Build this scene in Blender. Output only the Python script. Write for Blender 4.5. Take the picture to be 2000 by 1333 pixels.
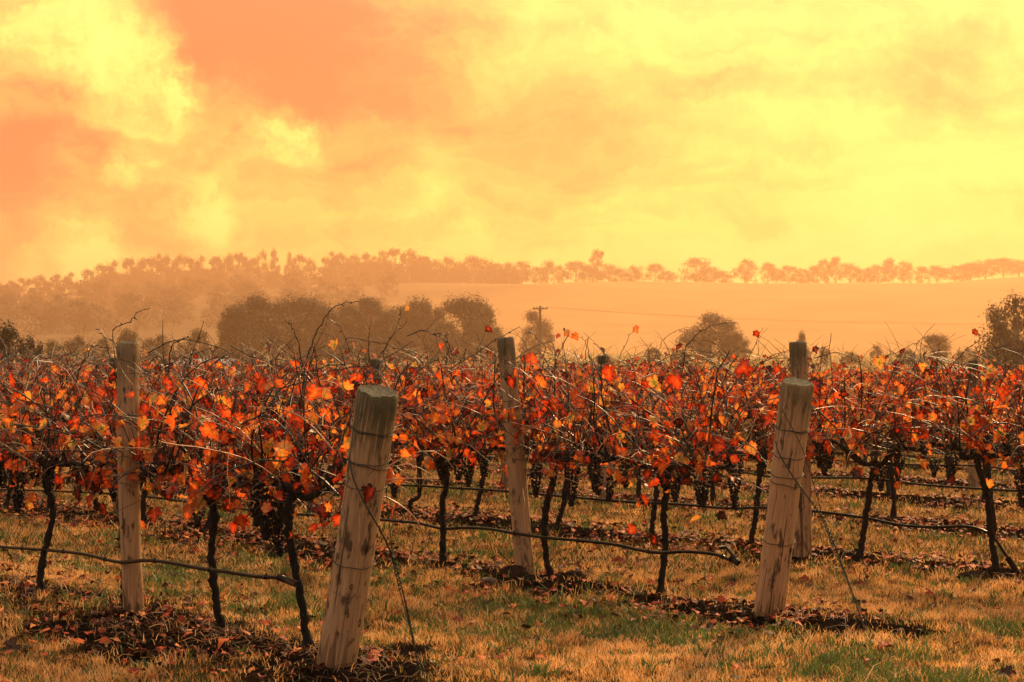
import bpy, math, random
import numpy as np
from mathutils import Matrix, Vector

for o in list(bpy.data.objects): bpy.data.objects.remove(o, do_unlink=True)
sc = bpy.context.scene
C = sc.collection

# ------------------------------------------------------------------ camera
CAM_H, F, CX, CY = 1.6, 3500.0, 1000.0, 668.0          # metres / photo pixels
cam_d = bpy.data.cameras.new('camera'); cam = bpy.data.objects.new('camera', cam_d); C.objects.link(cam)
cam.location = (0, 0, CAM_H); cam.rotation_euler = (math.radians(90), 0, 0)
cam_d.sensor_width = 36.0; cam_d.lens = F / 2000 * 36; cam_d.clip_start = 0.1; cam_d.clip_end = 20000
cam_d.shift_y = (CY - 666.5) / 2000
cam_d.dof.use_dof = True; cam_d.dof.focus_distance = 11.0; cam_d.dof.aperture_fstop = 9.0
sc.camera = cam

# ------------------------------------------------------------------ light
SUN_AZ, SUN_EL = math.radians(27), math.radians(37)     # to the right of the view axis, behind the vines
SUN_DIR = Vector((math.sin(SUN_AZ) * math.cos(SUN_EL), math.cos(SUN_AZ) * math.cos(SUN_EL), math.sin(SUN_EL)))
sd = bpy.data.lights.new('sun', 'SUN'); sun = bpy.data.objects.new('sun', sd); C.objects.link(sun)
sd.energy = 5.0; sd.angle = math.radians(3); sd.color = (1.0, 0.60, 0.28)
sun.rotation_euler = SUN_DIR.to_track_quat('Z', 'Y').to_euler(); sun.location = SUN_DIR * 60

sc.view_settings.view_transform = 'Standard'; sc.view_settings.look = 'None'
sc.view_settings.exposure = 0.45; sc.view_settings.gamma = 1.0
sc.render.engine = 'CYCLES'
cy = sc.cycles
cy.use_denoising = True; cy.max_bounces = 4; cy.diffuse_bounces = 2; cy.glossy_bounces = 2; cy.transmission_bounces = 3
cy.volume_bounces = 0; cy.transparent_max_bounces = 4; cy.use_adaptive_sampling = True; cy.adaptive_threshold = 0.02
cy.sample_clamp_indirect = 6.0; cy.caustics_reflective = False; cy.caustics_refractive = False

class NT:
    """tiny helper round a node tree"""
    def __init__(s, tree): s.t = tree; s.n = tree.nodes; s.l = tree.links
    def new(s, typ, **kw):
        n = s.n.new(typ)
        for k, v in kw.items():
            if k.startswith('i_'): n.inputs[int(k[2:])].default_value = v
            else: setattr(n, k, v)
        return n
    def link(s, a, b): s.l.new(a, b)
    def put(s, v, sock):
        if hasattr(v, 'is_output'): s.l.new(v, sock)
        elif v is not None: sock.default_value = v
    def math(s, op, a, b=None, c=None, clamp=False):
        n = s.n.new('ShaderNodeMath'); n.operation = op; n.use_clamp = clamp
        s.put(a, n.inputs[0]); s.put(b, n.inputs[1]); s.put(c, n.inputs[2]); return n.outputs[0]
    def vmath(s, op, a, b=None, out=0):
        n = s.n.new('ShaderNodeVectorMath'); n.operation = op
        s.put(a, n.inputs[0]); s.put(b, n.inputs[1])
        return n.outputs['Value'] if op in ('DOT_PRODUCT', 'LENGTH', 'DISTANCE') else n.outputs[0]
    def noise(s, vec, scale, detail=4, rough=.55, dist=0, color=False):
        n = s.n.new('ShaderNodeTexNoise'); s.put(vec, n.inputs['Vector'])
        n.inputs['Scale'].default_value = scale; n.inputs['Detail'].default_value = detail
        n.inputs['Roughness'].default_value = rough; n.inputs['Distortion'].default_value = dist
        return n.outputs['Color' if color else 'Fac']
    def ramp(s, fac, stops, interp='LINEAR'):
        n = s.n.new('ShaderNodeValToRGB'); r = n.color_ramp; r.interpolation = interp
        while len(r.elements) > 1: r.elements.remove(r.elements[-1])
        for i, (p, c) in enumerate(stops):
            e = r.elements[0] if i == 0 else r.elements.new(p)
            e.position = p; e.color = (*c, 1) if len(c) == 3 else c
        s.put(fac, n.inputs[0]); return n.outputs[0]
    def mix(s, fac, a, b, mode='MIX'):
        n = s.n.new('ShaderNodeMix'); n.data_type = 'RGBA'; n.blend_type = mode
        s.put(fac, n.inputs[0])
        for v, k in ((a, 6), (b, 7)): s.put((*v, 1) if isinstance(v, tuple) and len(v) == 3 else v, n.inputs[k])
        return n.outputs[2]

# ------------------------------------------------------------------ sky: Nishita behind a broken sunrise cloud deck
world = bpy.data.worlds.new('World'); sc.world = world; world.use_nodes = True
w = NT(world.node_tree); w.n.clear()
out = w.new('ShaderNodeOutputWorld'); bg = w.new('ShaderNodeBackground'); bg.inputs[1].default_value = 0.1
w.link(bg.outputs[0], out.inputs[0])
skyt = w.new('ShaderNodeTexSky', sky_type='NISHITA', sun_disc=False, sun_elevation=SUN_EL, sun_rotation=SUN_AZ)
skyt.air_density = 2.0; skyt.dust_density = 6.0; skyt.ozone_density = 1.0
tc = w.new('ShaderNodeTexCoord').outputs['Generated']
def pxdir(x, y):
    v = Vector(((x - CX) / F, 1.0, (CY - y) / F)); return tuple(v.normalized())
warp = w.vmath('SUBTRACT', w.noise(tc, 12, 8, .62, 0, True), (.5, .5, .5))
wsc = w.vmath('MULTIPLY', warp, (.13, .13, .075))
wd = w.vmath('ADD', tc, wsc)
glow = w.math('POWER', w.math('MAXIMUM', w.vmath('DOT_PRODUCT', tc, tuple(SUN_DIR)), 0.0), 4.0)
stretch = w.vmath('MULTIPLY', wd, (1, 1, 2.2))
n1 = w.noise(stretch, 5.5, 6, .55, .3)
n2 = w.noise(stretch, 21, 8, .62, .5)
s = w.math('MULTIPLY_ADD', glow, .52, .13)
s = w.math('ADD', s, w.math('MULTIPLY_ADD', n1, .95, -.34))
s = w.math('ADD', s, w.math('MULTIPLY', w.math('MULTIPLY_ADD', n2, .66, -.33), w.math('SUBTRACT', 1.15, glow)))
# (photo x, y, radius in px, weight): thick orange bank and bright puffs
blobs = [(520, 30, 170, -.34), (680, 50, 170, -.24), (400, 120, 95, -.18), (560, 150, 90, -.10), (850, 150, 160, -.10), (20, 330, 120, -.22), (110, 250, 80, -.10), (300, 370, 70, -.10), (60, 190, 70, -.08),
         (960, 60, 110, .12), (100, 50, 105, .34), (200, 95, 70, .22), (320, 125, 75, .36), (350, 175, 50, .2), (520, 235, 62, .42), (565, 245, 40, .2), (235, 325, 60, .26),
         (400, 405, 65, .30), (450, 425, 45, .2), (182, 495, 45, .42), (90, 460, 70, .16), (560, 430, 70, .10), (1500, 120, 260, .06), (1150, 300, 300, .08), (1900, 320, 480, .20),
         (1850, 115, 110, -.22), (1700, 150, 90, -.10), (1130, 245, 150, -.12), (1480, 380, 150, -.10), (1300, 180, 120, -.08), (850, 470, 250, .05)]
n3 = w.noise(wd, 46, 7, .6, .3)
lump3 = w.math('MULTIPLY_ADD', n3, 2.4, -.25)
n4 = w.noise(w.vmath('MULTIPLY', wd, (1, 1, 9)), 6, 6, .6, .3)   # long flat streaks
s = w.math('ADD', s, w.math('MULTIPLY_ADD', n4, .44, -.22))
for x, y, r, a in blobs:
    d = w.math('DIVIDE', w.vmath('DISTANCE', wd, pxdir(x, y)), r / F)
    g = w.math('POWER', 2.718, w.math('MULTIPLY', w.math('MULTIPLY', d, d), -1.0))
    s = w.math('MULTIPLY_ADD', w.math('MULTIPLY', g, lump3) if a > .15 and r < 200 else g, a * (1.25 if a > 0 else 1.45), s)
hzn = w.new('ShaderNodeSeparateXYZ'); w.link(wd, hzn.inputs[0])
s = w.math('ADD', s, w.ramp(hzn.outputs[2], [(.0, (.20,) * 3), (.05, (.13,) * 3), (.10, (0, 0, 0))]))   # paler towards the horizon
cl = w.ramp(s, [(0.0, (.92, .20, .06)), (.16, (1.05, .285, .08)), (.34, (1.10, .50, .11)), (.50, (1.12, .74, .15)), (.66, (1.15, 1.0, .20)), (.85, (1.2, 1.14, .25))])
# clouds cover nearly the whole dome; the clear sky only tints through
# overcast dome: about three times brighter overhead than at the horizon, and less reddened there
up = w.new('ShaderNodeSeparateXYZ'); w.link(tc, up.inputs[0])
el = w.math('MAXIMUM', up.outputs[2], 0.0)
cl = w.mix(w.ramp(el, [(.16, (0, 0, 0)), (.75, (.85, .85, .85))]), cl, (.95, .74, .52))
away = w.ramp(w.vmath('DOT_PRODUCT', tc, tuple(SUN_DIR)), [(0.0, (.85,) * 3), (.70, (0, 0, 0))])   # greyer opposite the sunrise
cl = w.mix(away, cl, (.46, .38, .31))
gain = w.ramp(el, [(.0, (.333,) * 3), (.2, (.345,) * 3), (1.0, (.74,) * 3)])
clouds10 = w.vmath('MULTIPLY', w.vmath('MULTIPLY', cl, gain), (22.4, 22.4, 22.4))
col = w.mix(.93, skyt.outputs[0], clouds10)
w.link(col, bg.inputs[0])
world.cycles.sampling_method = 'MANUAL'; world.cycles.sample_map_resolution = 512

# ------------------------------------------------------------------ geometry helpers
def P(x, y, Y):                                         # photo pixel at depth Y
    return np.array(((x - CX) * Y / F, Y, CAM_H + (CY - y) * Y / F))
def gp(x, y):                                           # photo pixel on flat ground
    Y = CAM_H * F / (y - CY); return np.array(((x - CX) * Y / F, Y))
def ss(a, b, x): t = np.clip((x - a) / (b - a), 0, 1); return t * t * (3 - 2 * t)
def hsh(ix, iy, k):
    n = (ix.astype(np.int64) * 374761393 + iy.astype(np.int64) * 668265263 + k * 974711) & 0x7fffffff
    n = ((n ^ (n >> 13)) * 1274126177) & 0x7fffffff
    return ((n ^ (n >> 16)) & 0xffff) / 65535.0
def vn(x, y, k=0):                                      # value noise 0..1
    x = np.asarray(x, float); y = np.asarray(y, float)
    ix, iy = np.floor(x).astype(np.int64), np.floor(y).astype(np.int64); fx, fy = x - ix, y - iy
    fx = fx * fx * (3 - 2 * fx); fy = fy * fy * (3 - 2 * fy)
    a = hsh(ix, iy, k) * (1 - fx) + hsh(ix + 1, iy, k) * fx
    b = hsh(ix, iy + 1, k) * (1 - fx) + hsh(ix + 1, iy + 1, k) * fx
    return a * (1 - fy) + b * fy
def fbm(x, y, k=0): return .55 * vn(x, y, k) + .3 * vn(x * 2.1, y * 2.1, k + 1) + .15 * vn(x * 4.3, y * 4.3, k + 2)

def mesh_from(name, V, Fc, mats, attr=None, smooth=False, mat_idx=None):
    """V (n,3); Fc: (m,k) array or list of arrays with different k; attr: {name: per-vertex floats}"""
    me = bpy.data.meshes.new(name)
    V = np.asarray(V, np.float32)
    lst = [np.asarray(f, np.int32) for f in (Fc if isinstance(Fc, list) else [Fc]) if len(f)]
    loops = np.concatenate([f.ravel() for f in lst]); cnt = np.concatenate([np.full(len(f), f.shape[1], np.int32) for f in lst])
    me.vertices.add(len(V)); me.vertices.foreach_set('co', V.ravel())
    me.loops.add(len(loops)); me.loops.foreach_set('vertex_index', loops)
    me.polygons.add(len(cnt)); st = np.concatenate([[0], np.cumsum(cnt)[:-1]]).astype(np.int32)
    me.polygons.foreach_set('loop_start', st)
    if smooth: me.polygons.foreach_set('use_smooth', np.ones(len(cnt), bool))
    if mat_idx is not None: me.polygons.foreach_set('material_index', np.asarray(mat_idx, np.int32))
    for k, v in (attr or {}).items():
        a = me.attributes.new(k, 'FLOAT', 'POINT'); a.data.foreach_set('value', np.asarray(v, np.float32))
    for m in (mats if isinstance(mats, (list, tuple)) else [mats]): me.materials.append(m)
    me.update(calc_edges=True)
    return me
def obj(name, me, parent=None, loc=None, rot=None, scale=None):
    o = bpy.data.objects.new(name, me); C.objects.link(o)
    if parent: o.parent = parent
    if loc is not None: o.location = tuple(float(q) for q in loc)
    if rot is not None: o.rotation_euler = rot
    if scale is not None: o.scale = (scale,) * 3 if np.isscalar(scale) else scale
    return o
def tag(o, label=None, cat=None, group=None, kind=None):
    for k, v in (('label', label), ('category', cat), ('group', group), ('kind', kind)):
        if v: o[k] = v
    return o
def empty(name, loc, rz=0): return obj(name, None, None, loc, (0, 0, rz))

class Soup:
    """collects pieces for one mesh"""
    def __init__(s): s.V = []; s.F = {}; s.n = 0; s.A = []
    def add(s, V, Fc, a=0.0):
        V = np.asarray(V, float); Fc = np.asarray(Fc)
        s.V.append(V); s.F.setdefault(Fc.shape[1], []).append(Fc + s.n); s.n += len(V)
        s.A.append(np.full(len(V), a) if np.isscalar(a) else np.asarray(a))
    def mesh(s, name, mat, smooth=True):
        return mesh_from(name, np.concatenate(s.V), [np.concatenate(f) for f in s.F.values()], mat, {'rnd': np.concatenate(s.A)}, smooth)
    def tube(s, pts, rad, k=4, a=0.0, cap=True, jit=0, rng=None):
        pts = np.asarray(pts, float); n = len(pts); rad = np.broadcast_to(np.asarray(rad, float), (n,))
        T = np.gradient(pts, axis=0); T /= np.linalg.norm(T, axis=1, keepdims=True) + 1e-9
        ref = np.array((0, 0, 1.)) if abs(T[:, 2]).mean() < .8 else np.array((1., 0, 0))
        A = np.cross(T, ref); A /= np.linalg.norm(A, axis=1, keepdims=True) + 1e-9; B = np.cross(T, A)
        an = np.arange(k) * 2 * np.pi / k
        R = rad[:, None] * (1 + (rng.uniform(-jit, jit, (n, k)) if jit else 0))
        V = pts[:, None] + R[..., None] * (np.cos(an)[None, :, None] * A[:, None] + np.sin(an)[None, :, None] * B[:, None])
        i = np.arange(n - 1)[:, None] * k; j = np.arange(k)[None]
        q = np.stack([i + j, i + (j + 1) % k, i + k + (j + 1) % k, i + k + j], -1).reshape(-1, 4)
        s.add(V.reshape(-1, 3), q, a)
        if cap:
            for b, rev in ((0, 1), ((n - 1) * k, 0)):
                ring = s.n - n * k + b + np.arange(k)
                if k >= 5:
                    c = V.reshape(-1, 3)[b:b + k].mean(0); s.V.append(c[None]); s.A.append(np.array([a if np.isscalar(a) else 0.0])); ci = s.n; s.n += 1
                    t = np.stack([ring, np.roll(ring, -1), np.full(k, ci)], -1)
                    s.F.setdefault(3, []).append(t[:, ::-1] if not rev else t)
                    ring_shift = 1
                    n_off = 1
                    # keep the ring arithmetic valid for the second cap
                    if rev: s_n = s.n; ring2 = s.n - 1 - n * k + (n - 1) * k + np.arange(k); c2 = V.reshape(-1, 3)[(n - 1) * k:].mean(0); s.V.append(c2[None]); s.A.append(np.array([a if np.isscalar(a) else 0.0])); s.F[3].append(np.stack([np.roll(ring2, -1), ring2, np.full(k, s.n)], -1)); s.n += 1; break
                else:
                    s.F.setdefault(k, []).append((ring[::-1] if rev else ring)[None])
def smooth_path(pts, m=4):
    """Catmull-Rom through pts"""
    p = np.asarray(pts, float); p = np.vstack([2 * p[0] - p[1], p, 2 * p[-1] - p[-2]]); o = []
    for i in range(1, len(p) - 2):
        for t in np.arange(m) / m:
            o.append(.5 * (2 * p[i] + (p[i + 1] - p[i - 1]) * t + (2 * p[i - 1] - 5 * p[i] + 4 * p[i + 1] - p[i + 2]) * t * t + (3 * p[i] - p[i - 1] - 3 * p[i + 1] + p[i + 2]) * t ** 3))
    o.append(p[-2]); return np.array(o)

# ------------------------------------------------------------------ materials
def mat(name):
    m = bpy.data.materials.new(name); m.use_nodes = True; t = NT(m.node_tree)
    bs = t.n['Principled BSDF']; return m, t, bs
def matte(m, v=.08):
    m.node_tree.nodes['Principled BSDF'].inputs['Specular IOR Level'].default_value = v; return m
def bump(t, bs, h, strength=.4, dist=.01):
    b = t.new('ShaderNodeBump'); b.inputs['Strength'].default_value = strength; b.inputs['Distance'].default_value = dist
    t.link(h, b.inputs['Height']); t.link(b.outputs[0], bs.inputs['Normal'])
def attr_f(t, n): a = t.new('ShaderNodeAttribute'); a.attribute_name = n; return a.outputs['Fac']

LEAF_RAMP = [(0.0, (.020, .006, .006)), (.09, (.06, .010, .008)), (.20, (.36, .026, .010)), (.42, (.66, .085, .018)), (.60, (.78, .19, .035)), (.76, (.80, .30, .06)), (.88, (.72, .42, .09)), (.96, (.42, .36, .07)), (1.0, (.20, .24, .05))]
def leaf_material(name, per_object):
    m, t, bs = mat(name)
    rnd = t.new('ShaderNodeObjectInfo').outputs['Random'] if per_object else attr_f(t, 'rnd')
    co = t.new('ShaderNodeTexCoord').outputs['Object' if per_object else 'Object']
    geo = t.new('ShaderNodeNewGeometry').outputs['Position']
    blotch = t.noise(geo, 42, 3, .6)
    edge = attr_f(t, 'edge')                             # 0 along the ribs, 1 at the rim: rims turn first
    f = t.math('ADD', t.math('MULTIPLY_ADD', edge, -.30, .15), t.math('MULTIPLY_ADD', rnd, .90, t.math('MULTIPLY_ADD', blotch, .62, -.31)), clamp=True)
    c = t.mix(1.0, t.ramp(f, LEAF_RAMP), (.90, .90, .88), 'MULTIPLY')
    spots = t.math('GREATER_THAN', t.noise(geo, 130, 2, .5), .66)
    dry = t.math('GREATER_THAN', t.math('MULTIPLY', edge, t.noise(geo, 70, 2, .5)), .60)
    c = t.mix(t.math('MULTIPLY', t.math('MAXIMUM', spots, dry), .65), c, (.05, .018, .012))
    t.link(c, bs.inputs['Base Color']); bs.inputs['Roughness'].default_value = .42
    bs.inputs['Specular IOR Level'].default_value = .5
    tr = t.new('ShaderNodeBsdfTranslucent')
    t.link(t.mix(1.0, c, (1.0, .85, .7), 'MULTIPLY'), tr.inputs[0])
    mx = t.new('ShaderNodeMixShader'); mx.inputs[0].default_value = .60
    t.link(bs.outputs[0], mx.inputs[1]); t.link(tr.outputs[0], mx.inputs[2])
    t.link(mx.outputs[0], t.n['Material Output'].inputs[0])
    bump(t, bs, t.noise(geo, 90, 3, .6), .35, .004)
    return m
M_leafo = leaf_material('vine_leaf_single', True)
M_leafm = leaf_material('vine_leaf_mass', False)

def m_litter():
    m, t, bs = mat('dry_fallen_leaf'); geo = t.new('ShaderNodeNewGeometry').outputs['Position']
    f = t.math('ADD', attr_f(t, 'rnd'), t.math('MULTIPLY_ADD', t.noise(geo, 60, 2), .3, -.15), clamp=True)
    t.link(t.ramp(f, [(0, (.018, .009, .008)), (.25, (.075, .018, .012)), (.55, (.24, .036, .014)), (.8, (.36, .085, .025)), (1, (.42, .19, .08))]), bs.inputs[0])
    bs.inputs['Roughness'].default_value = .6; return m
M_litter = matte(m_litter(), .08)
def m_cane():
    m, t, bs = mat('vine_cane'); geo = t.new('ShaderNodeNewGeometry').outputs['Position']
    f = t.math('ADD', attr_f(t, 'rnd'), t.math('MULTIPLY_ADD', t.noise(geo, 35, 2), .4, -.2), clamp=True)
    t.link(t.ramp(f, [(0, (.010, .010, .012)), (.34, (.028, .020, .019)), (.55, (.15, .070, .040)), (1, (.48, .26, .15))]), bs.inputs[0])
    bs.inputs['Roughness'].default_value = .4; return m
M_cane = matte(m_cane(), .35)
def m_bark():
    m, t, bs = mat('vine_bark'); co = t.new('ShaderNodeTexCoord').outputs['Object']
    st = t.vmath('MULTIPLY', co, (1, 1, .22))
    n = t.noise(st, 120, 5, .7, .6)
    t.link(t.ramp(n, [(.3, (.004, .006, .008)), (.55, (.012, .0145, .017)), (.78, (.045, .042, .040))]), bs.inputs[0])
    bs.inputs['Roughness'].default_value = .85; bump(t, bs, n, 1.0, .012); return m
M_bark = matte(m_bark(), .12)
def m_grape():
    m, t, bs = mat('grape_skin')
    geo = t.new('ShaderNodeNewGeometry').outputs['Position']
    t.link(t.ramp(t.noise(geo, 60, 2), [(.35, (.003, .004, .008)), (.7, (.008, .009, .016))]), bs.inputs[0])
    bs.inputs['Roughness'].default_value = .6; bs.inputs['Specular IOR Level'].default_value = .2; return m
M_grape = m_grape()
def m_post(name, seed, tint=(1, 1, 1), dark_top=1.0, H=1.4):
    m, t, bs = mat(name); co = t.new('ShaderNodeTexCoord').outputs['Object']
    off = t.vmath('ADD', co, (seed * 3.1, seed * 1.7, seed * .9))
    grain = t.noise(t.vmath('MULTIPLY', off, (1, 1, .035)), 95, 6, .65, .15)
    big = t.noise(t.vmath('MULTIPLY', off, (1, 1, .30)), 14, 4, .6, .5)
    blot = t.noise(t.vmath('MULTIPLY', off, (1, 1, .36)), 21, 4, .65, .3)
    c = t.ramp(grain, [(.25, (.17, .12, .095)), (.45, (.30, .235, .185)), (.62, (.40, .325, .26)), (.8, (.48, .40, .33))])
    c = t.mix(t.ramp(big, [(.35, (0, 0, 0)), (.7, (.75, .75, .75))]), c, (.255, .225, .20))
    stain = t.ramp(blot, [(.545, (0, 0, 0)), (.63, (1, 1, 1))])
    c = t.mix(t.math('MULTIPLY', stain, .85), c, (.045, .040, .040))
    # long drying cracks
    crack = t.ramp(t.noise(t.vmath('MULTIPLY', off, (1, 1, .02)), 46, 3, .5, .1), [(.648, (0, 0, 0)), (.675, (1, 1, 1))])
    c = t.mix(t.math('MULTIPLY', crack, .8), c, (.035, .028, .025))
    # moss and weather staining below the sawn top, soil staining at the foot
    z = t.new('ShaderNodeSeparateXYZ'); t.link(co, z.inputs[0])
    zz = t.math('ADD', t.math('DIVIDE', z.outputs[2], H), t.math('MULTIPLY_ADD', t.noise(t.vmath('MULTIPLY', off, (1, 1, .06)), 44, 5, .65), .80, -.42))
    top = t.ramp(zz, [(.74, (0, 0, 0)), (.93, (1, 1, 1))])
    c = t.mix(t.math('MULTIPLY', top, .88 * dark_top), c, (.035, .055, .045))
    foot = t.ramp(zz, [(-.02 if False else 0.0, (1, 1, 1)), (.06, (0, 0, 0))])
    c = t.mix(t.math('MULTIPLY', foot, .6), c, (.08, .055, .04))
    c = t.mix(1.0, c, tuple(q * v for q, v in zip(tint, (1.34, 1.10, .80))), 'MULTIPLY')
    t.link(c, bs.inputs[0]); bs.inputs['Roughness'].default_value = .75
    hgt = t.math('SUBTRACT', grain, t.math('MULTIPLY', crack, 1.2))
    bump(t, bs, hgt, .9, .012); return matte(m, .15)
def m_plain(name, colr, rough=.5, metal=0, nscale=30, var=.25):
    m, t, bs = mat(name); geo = t.new('ShaderNodeNewGeometry').outputs['Position']
    n = t.noise(geo, nscale, 3)
    a = tuple(q * (1 - var) for q in colr); b = tuple(min(1, q * (1 + var)) for q in colr)
    t.link(t.ramp(n, [(.3, a), (.7, b)]), bs.inputs[0])
    bs.inputs['Roughness'].default_value = rough; bs.inputs['Metallic'].default_value = metal; return m
M_wire = matte(m_plain('galvanised_wire', (.022, .034, .034), .5, 0, 80), .2)
M_hose = matte(m_plain('black_poly_pipe', (.006, .006, .008), .3, 0, 50), .14)
M_knot = matte(m_plain('wood_knot', (.05, .032, .024), .7, 0, 120, .5))
M_endgrain = matte(m_plain('sawn_end_grain', (.05, .052, .042), .85, 0, 70, .7))
M_stone = m_plain('field_stone', (.10, .075, .06), .8, 0, 25, .35)
M_pole = m_plain('pole_timber', (.085, .065, .055), .8, 0, 2)
M_roof = m_plain('pale_sheet_roof', (.62, .58, .55), .35, .0, .7, .1)
M_shedwall = m_plain('shed_wall', (.35, .30, .26), .7, 0, 1)
M_treetrunk = m_plain('gum_trunk', (.16, .12, .10), .8, 0, 1.5, .4)
def m_treeleaf():
    m, t, bs = mat('gum_foliage'); geo = t.new('ShaderNodeNewGeometry').outputs['Position']
    f = t.math('ADD', attr_f(t, 'rnd'), t.math('MULTIPLY_ADD', t.noise(geo, .35, 3), .5, -.25), clamp=True)
    t.link(t.ramp(f, [(0, (.006, .009, .008)), (.5, (.013, .016, .011)), (1, (.028, .028, .016))]), bs.inputs[0])
    bs.inputs['Roughness'].default_value = .6
    tr = t.new('ShaderNodeBsdfTranslucent'); tr.inputs[0].default_value = (.018, .02, .010, 1)
    mx = t.new('ShaderNodeMixShader'); mx.inputs[0].default_value = .25
    t.link(bs.outputs[0], mx.inputs[1]); t.link(tr.outputs[0], mx.inputs[2]); t.link(mx.outputs[0], t.n['Material Output'].inputs[0]); return m
M_tree = matte(m_treeleaf(), .1)
def m_ground():
    m, t, bs = mat('vineyard_ground'); geo = t.new('ShaderNodeNewGeometry').outputs['Position']
    soil = attr_f(t, 'soil'); far = attr_f(t, 'far')
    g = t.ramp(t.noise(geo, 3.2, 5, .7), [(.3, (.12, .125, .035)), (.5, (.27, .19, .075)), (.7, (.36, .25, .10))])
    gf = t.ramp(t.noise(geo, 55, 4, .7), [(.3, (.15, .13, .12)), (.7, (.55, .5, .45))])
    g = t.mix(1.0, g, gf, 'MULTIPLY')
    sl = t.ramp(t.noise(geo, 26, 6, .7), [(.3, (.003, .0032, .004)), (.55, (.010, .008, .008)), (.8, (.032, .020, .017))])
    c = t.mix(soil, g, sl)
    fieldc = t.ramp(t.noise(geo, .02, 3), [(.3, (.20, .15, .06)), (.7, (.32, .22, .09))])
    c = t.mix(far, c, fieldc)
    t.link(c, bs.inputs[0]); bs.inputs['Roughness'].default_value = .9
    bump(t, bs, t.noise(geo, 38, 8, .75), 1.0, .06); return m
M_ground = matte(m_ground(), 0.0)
def m_grass():
    m, t, bs = mat('grass_blades')
    f = attr_f(t, 'rnd')
    c = t.ramp(f, [(0, (.03, .07, .016)), (.18, (.085, .15, .03)), (.30, (.20, .21, .06)), (.36, (.09, .045, .024)), (.48, (.26, .13, .05)), (.66, (.64, .33, .095)), (.88, (.84, .49, .17)), (1, (.90, .55, .27))])
    t.link(c, bs.inputs[0]); bs.inputs['Roughness'].default_value = .5
    tr = t.new('ShaderNodeBsdfTranslucent'); t.link(c, tr.inputs[0])
    mx = t.new('ShaderNodeMixShader'); mx.inputs[0].default_value = .4
    t.link(bs.outputs[0], mx.inputs[1]); t.link(tr.outputs[0], mx.inputs[2]); t.link(mx.outputs[0], t.n['Material Output'].inputs[0]); return m
M_grass = m_grass()
def m_hill():
    m, t, bs = mat('hill_pasture'); geo = t.new('ShaderNodeNewGeometry').outputs['Position']
    a = t.ramp(t.noise(geo, .02, 4), [(.3, (.25, .145, .06)), (.7, (.34, .20, .08))])
    b = t.ramp(t.noise(geo, .06, 4), [(.3, (.035, .032, .02)), (.7, (.085, .065, .035))])
    t.link(t.mix(attr_f(t, 'scrub'), a, b), bs.inputs[0]); bs.inputs['Roughness'].default_value = .95; return matte(m, .03)
M_hill = m_hill()

# ------------------------------------------------------------------ rows (ground plane), measured from trunk feet in the photograph
ROWS = {}                                              # key -> (point, direction towards the near right end, end t, start t)
def row(key, p, slope, xend, xstart):
    p = np.array(p, float); d = np.array((1.0, slope)); L = np.linalg.norm(d); d /= L
    ROWS[key] = (p, d, (xend - p[0]) * L, (xstart - p[0]) * L)
row('A', (-.847, 8.62), -1.25, -.72, -5.5)
row('B', (1.47, 10.40), -1.13, 1.78, -8.0)
row('C', (1.84, 13.72), -.99, 4.1, -9.5)
for k, (key, c) in enumerate(zip('DEFGHIJ', (19.2, 22.2, 25.3, 28.5, 31.8, 35.1, 38.4))):
    row(key, (0, c), -1.0, .2175 * c + 1.5 + .3, -.42 * c - 1.2)
def row_dist(x, y):
    """distance to the nearest row strip"""
    x = np.asarray(x, float); y = np.asarray(y, float); D = np.full(x.shape, 99.0)
    for key, (p, d, t1, t0) in ROWS.items():
        t = np.clip((x - p[0]) * d[0] + (y - p[1]) * d[1], t0, t1)
        D = np.minimum(D, np.hypot(x - p[0] - t * d[0], y - p[1] - t * d[1]) * (.74 if key == 'A' else 1))
    return D
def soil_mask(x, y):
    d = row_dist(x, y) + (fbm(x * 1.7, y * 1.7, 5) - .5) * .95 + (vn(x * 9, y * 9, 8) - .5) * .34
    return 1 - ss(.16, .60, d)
def H(x, y):
    x = np.asarray(x, float); y = np.asarray(y, float)
    d = row_dist(x, y)
    near = 1 - ss(45, 70, y)
    h = near * (.055 * np.exp(-(d / .33) ** 2) + .05 * (fbm(x * .8, y * .8, 20) - .5) + .025 * (vn(x * 6, y * 6, 31) - .5) - .015)
    return h - .30 * ss(17, 42, y) - 2.2 * ss(60, 150, y)
def Hs(x, y): return float(H(np.array([x]), np.array([y]))[0])

xs_c = np.arange(-9, 9.01, .09); r = [9.0]; s_ = .09
while r[-1] < 3000: s_ *= 1.3; r.append(min(r[-1] + s_, 3000))
xs = np.concatenate([-np.array(r[:0:-1]), xs_c, np.array(r[1:])])
ys_c = np.arange(6, 27, .09); r = [ys_c[-1]]; s_ = .09
while r[-1] < 3000: s_ = min(s_ * 1.2, 60 if r[-1] < 900 else 400); r.append(min(r[-1] + s_, 3000))
ys = np.concatenate([[-3000, -800, -200, -60, -20, -6, 0, 3, 4.5, 5.4], ys_c, np.array(r[1:])])
gx, gy = np.meshgrid(xs, ys); nx, ny = len(xs), len(ys)
gz = H(gx, gy)
ii = (np.arange(ny - 1)[:, None] * nx + np.arange(nx - 1)[None]).ravel()
quads = np.stack([ii, ii + 1, ii + nx + 1, ii + nx], -1)
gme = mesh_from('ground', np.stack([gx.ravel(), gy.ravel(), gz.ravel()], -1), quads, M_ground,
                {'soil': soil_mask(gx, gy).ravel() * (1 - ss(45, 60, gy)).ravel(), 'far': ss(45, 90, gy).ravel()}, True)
ground = tag(obj('ground', gme), kind='structure')

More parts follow.
